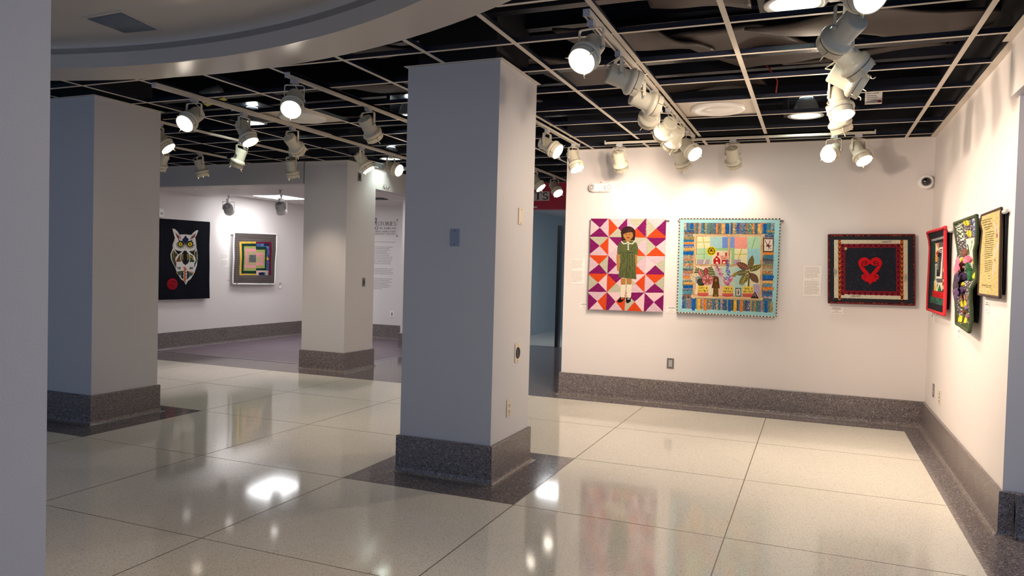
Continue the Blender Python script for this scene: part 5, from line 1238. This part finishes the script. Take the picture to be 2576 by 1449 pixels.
c.line([(300, 640), (282, 700), (300, 750), (370, 770)], 4, (110, 96, 90)); c.line([(530, 640), (545, 700), (530, 745), (470, 765)], 4, (110, 96, 90)); c.line([(424, 700), (424, 745)], 9, (214, 190, 160))
c.poly([(300, 745), (345, 760), (388, 765), (350, 800), (335, 800)], BK); c.poly([(535, 745), (500, 765), (462, 765), (490, 795), (505, 800)], BK)
# wings
c.poly([(285, 750), (335, 805), (310, 880), (312, 960), (272, 860), (266, 800)], (60, 84, 50)); c.poly([(545, 755), (500, 805), (520, 880), (515, 950), (545, 880), (548, 800)], (40, 74, 48))
for k in range(5): c.poly([(283+k*8, 765+k*6), (292+k*8, 770+k*6), (300+k*3, 850+k*22), (290+k*3, 840+k*22)], ((206, 160, 60), BK, (60, 90, 56), (150, 60, 40), BK)[k]); c.poly([(540-k*8, 765+k*6), (531-k*8, 770+k*6), (526-k*3, 850+k*22), (536-k*3, 840+k*22)], ((60, 90, 56), BK, (200, 160, 60), (60, 60, 100), BK)[k])
c.ell(420, 860, 112, 80, W_, .004); c.poly([(312, 880), (360, 800), (385, 800), (378, 880), (340, 890)], (130, 80, 40)); c.poly([(470, 800), (500, 815), (520, 880), (480, 905), (462, 880)], (50, 84, 50)); c.line([(335, 860), (372, 820)], 9, (40, 80, 50)); c.line([(345, 880), (378, 850)], 8, (150, 50, 40)); c.line([(480, 820), (510, 860)], 9, (214, 170, 60))
c.ell(420, 840, 54, 82, W_, .004); c.ell(420, 840, 47, 74, (40, 36, 40)); c.ell(392, 830, 14, 36, (150, 130, 50)); c.ell(446, 830, 14, 36, (150, 130, 50)); c.ell(420, 838, 22, 62, BK); c.ell(420, 800, 13, 28, (24, 20, 40)); c.ell(420, 770, 20, 12, BK); c.poly([(395, 890), (445, 890), (420, 925)], BK)
c.poly([(330, 885), (385, 880), (410, 930), (440, 925), (480, 885), (512, 890), (522, 960), (480, 1020), (350, 1020), (318, 960)], W_, .004)
for x_ in (334, 348, 360, 470, 482, 494): c.ell(x_, 955, 5, 16, (60, 50, 50))
c.line([(318, 900), (322, 950)], 5, (90, 100, 150)); c.line([(520, 900), (512, 950)], 5, (90, 100, 150))
for k, cc in enumerate(((176, 60, 36), (230, 160, 60), (70, 76, 110), (60, 104, 70), (40, 46, 70))):
    a = R(200-k*26); c.poly([(392, 985), (392+72*math.cos(a)-6, 1000-44*math.sin(a)*-1*(-1)+k*8), (392+66*math.cos(a)+10, 1016+k*14)], cc); c.poly([(438, 985), (438-72*math.cos(a)+6, 1000+k*10), (438-66*math.cos(a)-10, 1018+k*14)], cc)
c.poly([(385, 985), (395, 985), (395, 1085), (370, 1060)], (30, 34, 50)); c.poly([(436, 985), (446, 985), (460, 1060), (436, 1085)], (30, 34, 50))
for k in range(9): c.ell(414+(5 if k % 2 else -5), 950+k*18, 15, 10, (190, 90, 50) if k % 2 else (206, 116, 70))
c.ell(420, 1110, 5, 12, (120, 90, 80)); 
for k in range(24): a = 2*PI*k/24; c.ell(276+50*math.cos(a), 1133+57*math.sin(a), 8, 8, (178, 20, 40))
c.ell(276, 1133, 50, 57, (178, 20, 40), .003); c.line([(276+38*math.cos(R(a)), 1133+44*math.sin(R(a))) for a in range(-60, 250, 20)], 5, (80, 8, 20)); c.line([(262, 1105), (290, 1100), (300, 1120), (262, 1130), (250, 1150), (290, 1145), (272, 1170)], 6, (80, 8, 20))
Q = (-9.25, 8.9, .78)
e = empty('owl_quilt', Q); tag(e, 'tall navy quilt with a white patterned owl and a red seal', 'quilt')
dsp = soft(7, .006); o_, sf = quilt_mesh('quilt_top', c, [(-9.25, 8.388, 2.022), (-9.25, 9.387, 2.036), (-9.25, 9.408, .777), (-9.25, 8.401, .781)], (1, 0, 0), lambda u, v: .01+dsp(u, v), e, Q, thick=.012)
rod(e, (-9.27, 8.35, 2.01), (-9.27, 9.42, 2.02), .014, white_m, Q)
# --- log cabin quilt
c = Canvas(240, 250, [(975, 558), (1450, 577), (1425, 1137), (957, 1133)], (104, 94, 92))
c.fill(np.ones(c.X.shape, bool), lambda X, Y: np.clip(RGB(106, 96, 92)*(1+.12*np.sin(Y/4.0+.3*np.sin(X/9)))[..., None], 0, 255))
for a in (24, 44, 60):
    c.line([(975+a, 560+a), (1445-a, 575+a)], 3, (72, 64, 62)); c.line([(1440-a, 575+a), (1418-a, 1130-a)], 3, (72, 64, 62)); c.line([(965+a, 1128-a), (1418-a, 1130-a)], 3, (72, 64, 62)); c.line([(975+a, 570+a), (962+a, 1126-a)], 3, (72, 64, 62))
def st(cc, p=7): return lambda X, Y: np.clip(RGB(*cc)*(1+.08*np.sin((X+Y)/p*2))[..., None], 0, 255)
c.rect(1030, 660, 1212, 1036, st((230, 186, 72))); c.rect(1052, 682, 1212, 1020, st((22, 56, 50))); c.rect(1076, 712, 1212, 988, st((168, 172, 96))); c.rect(1092, 740, 1212, 956, st((232, 154, 158))); c.rect(1116, 772, 1212, 924, st((190, 170, 128))); c.rect(1136, 810, 1212, 894, st((104, 104, 106)))
c.rect(1212, 662, 1388, 1036, st((110, 24, 48))); c.rect(1212, 682, 1362, 1036, mottle([(74, 100, 148), (92, 118, 166), (60, 80, 128)], 12, 18, 2)); c.rect(1305, 682, 1362, 710, (28, 34, 72)); c.rect(1212, 718, 1332, 984, st((22, 56, 50))); c.rect(1212, 752, 1312, 960, st((168, 172, 96))); c.rect(1212, 784, 1296, 928, st((232, 154, 158))); c.rect(1212, 826, 1268, 894, st((190, 170, 128))); c.line([(1212, 812), (1285, 812), (1285, 910)], 4, (210, 120, 130))
c.rect(1212, 984, 1350, 1036, st((226, 190, 176))); c.rect(1240, 1005, 1302, 1036, (28, 36, 84)); c.rect(1302, 1005, 1322, 1036, (80, 110, 160)); c.rect(1320, 984, 1348, 1036, st((200, 186, 150))); c.poly([(1332, 868), (1332, 826), (1356, 850), (1356, 868)], (230, 186, 72))
c.line([(1150, 850), (1200, 855)], 4, (70, 70, 74)); c.line([(1175, 820), (1178, 885)], 4, (70, 70, 74)); c.line([(1155, 880), (1200, 830)], 3, (140, 140, 142))
c.speck(np.ones(c.X.shape, bool), .05)
Q = (-9.25, 10.48, 1.0)
e = empty('log_cabin_quilt', Q); tag(e, 'grey quilt with nested pink, green and yellow squares and white edging', 'quilt')
dsp = soft(9, .006); o_, sf = quilt_mesh('quilt_top', c, [(-9.25, 9.949, 1.891), (-9.25, 11.027, 1.919), (-9.25, 10.991, .995), (-9.25, 9.931, 1.011)], (1, 0, 0), lambda u, v: .008+dsp(u, v), e, Q, thick=.012)
binding(e, sf, .013, mat('bind_white', (232, 228, 224), .8))
rod(e, (-9.27, 9.9, 1.87), (-9.27, 11.06, 1.89), .012, white_m, Q)
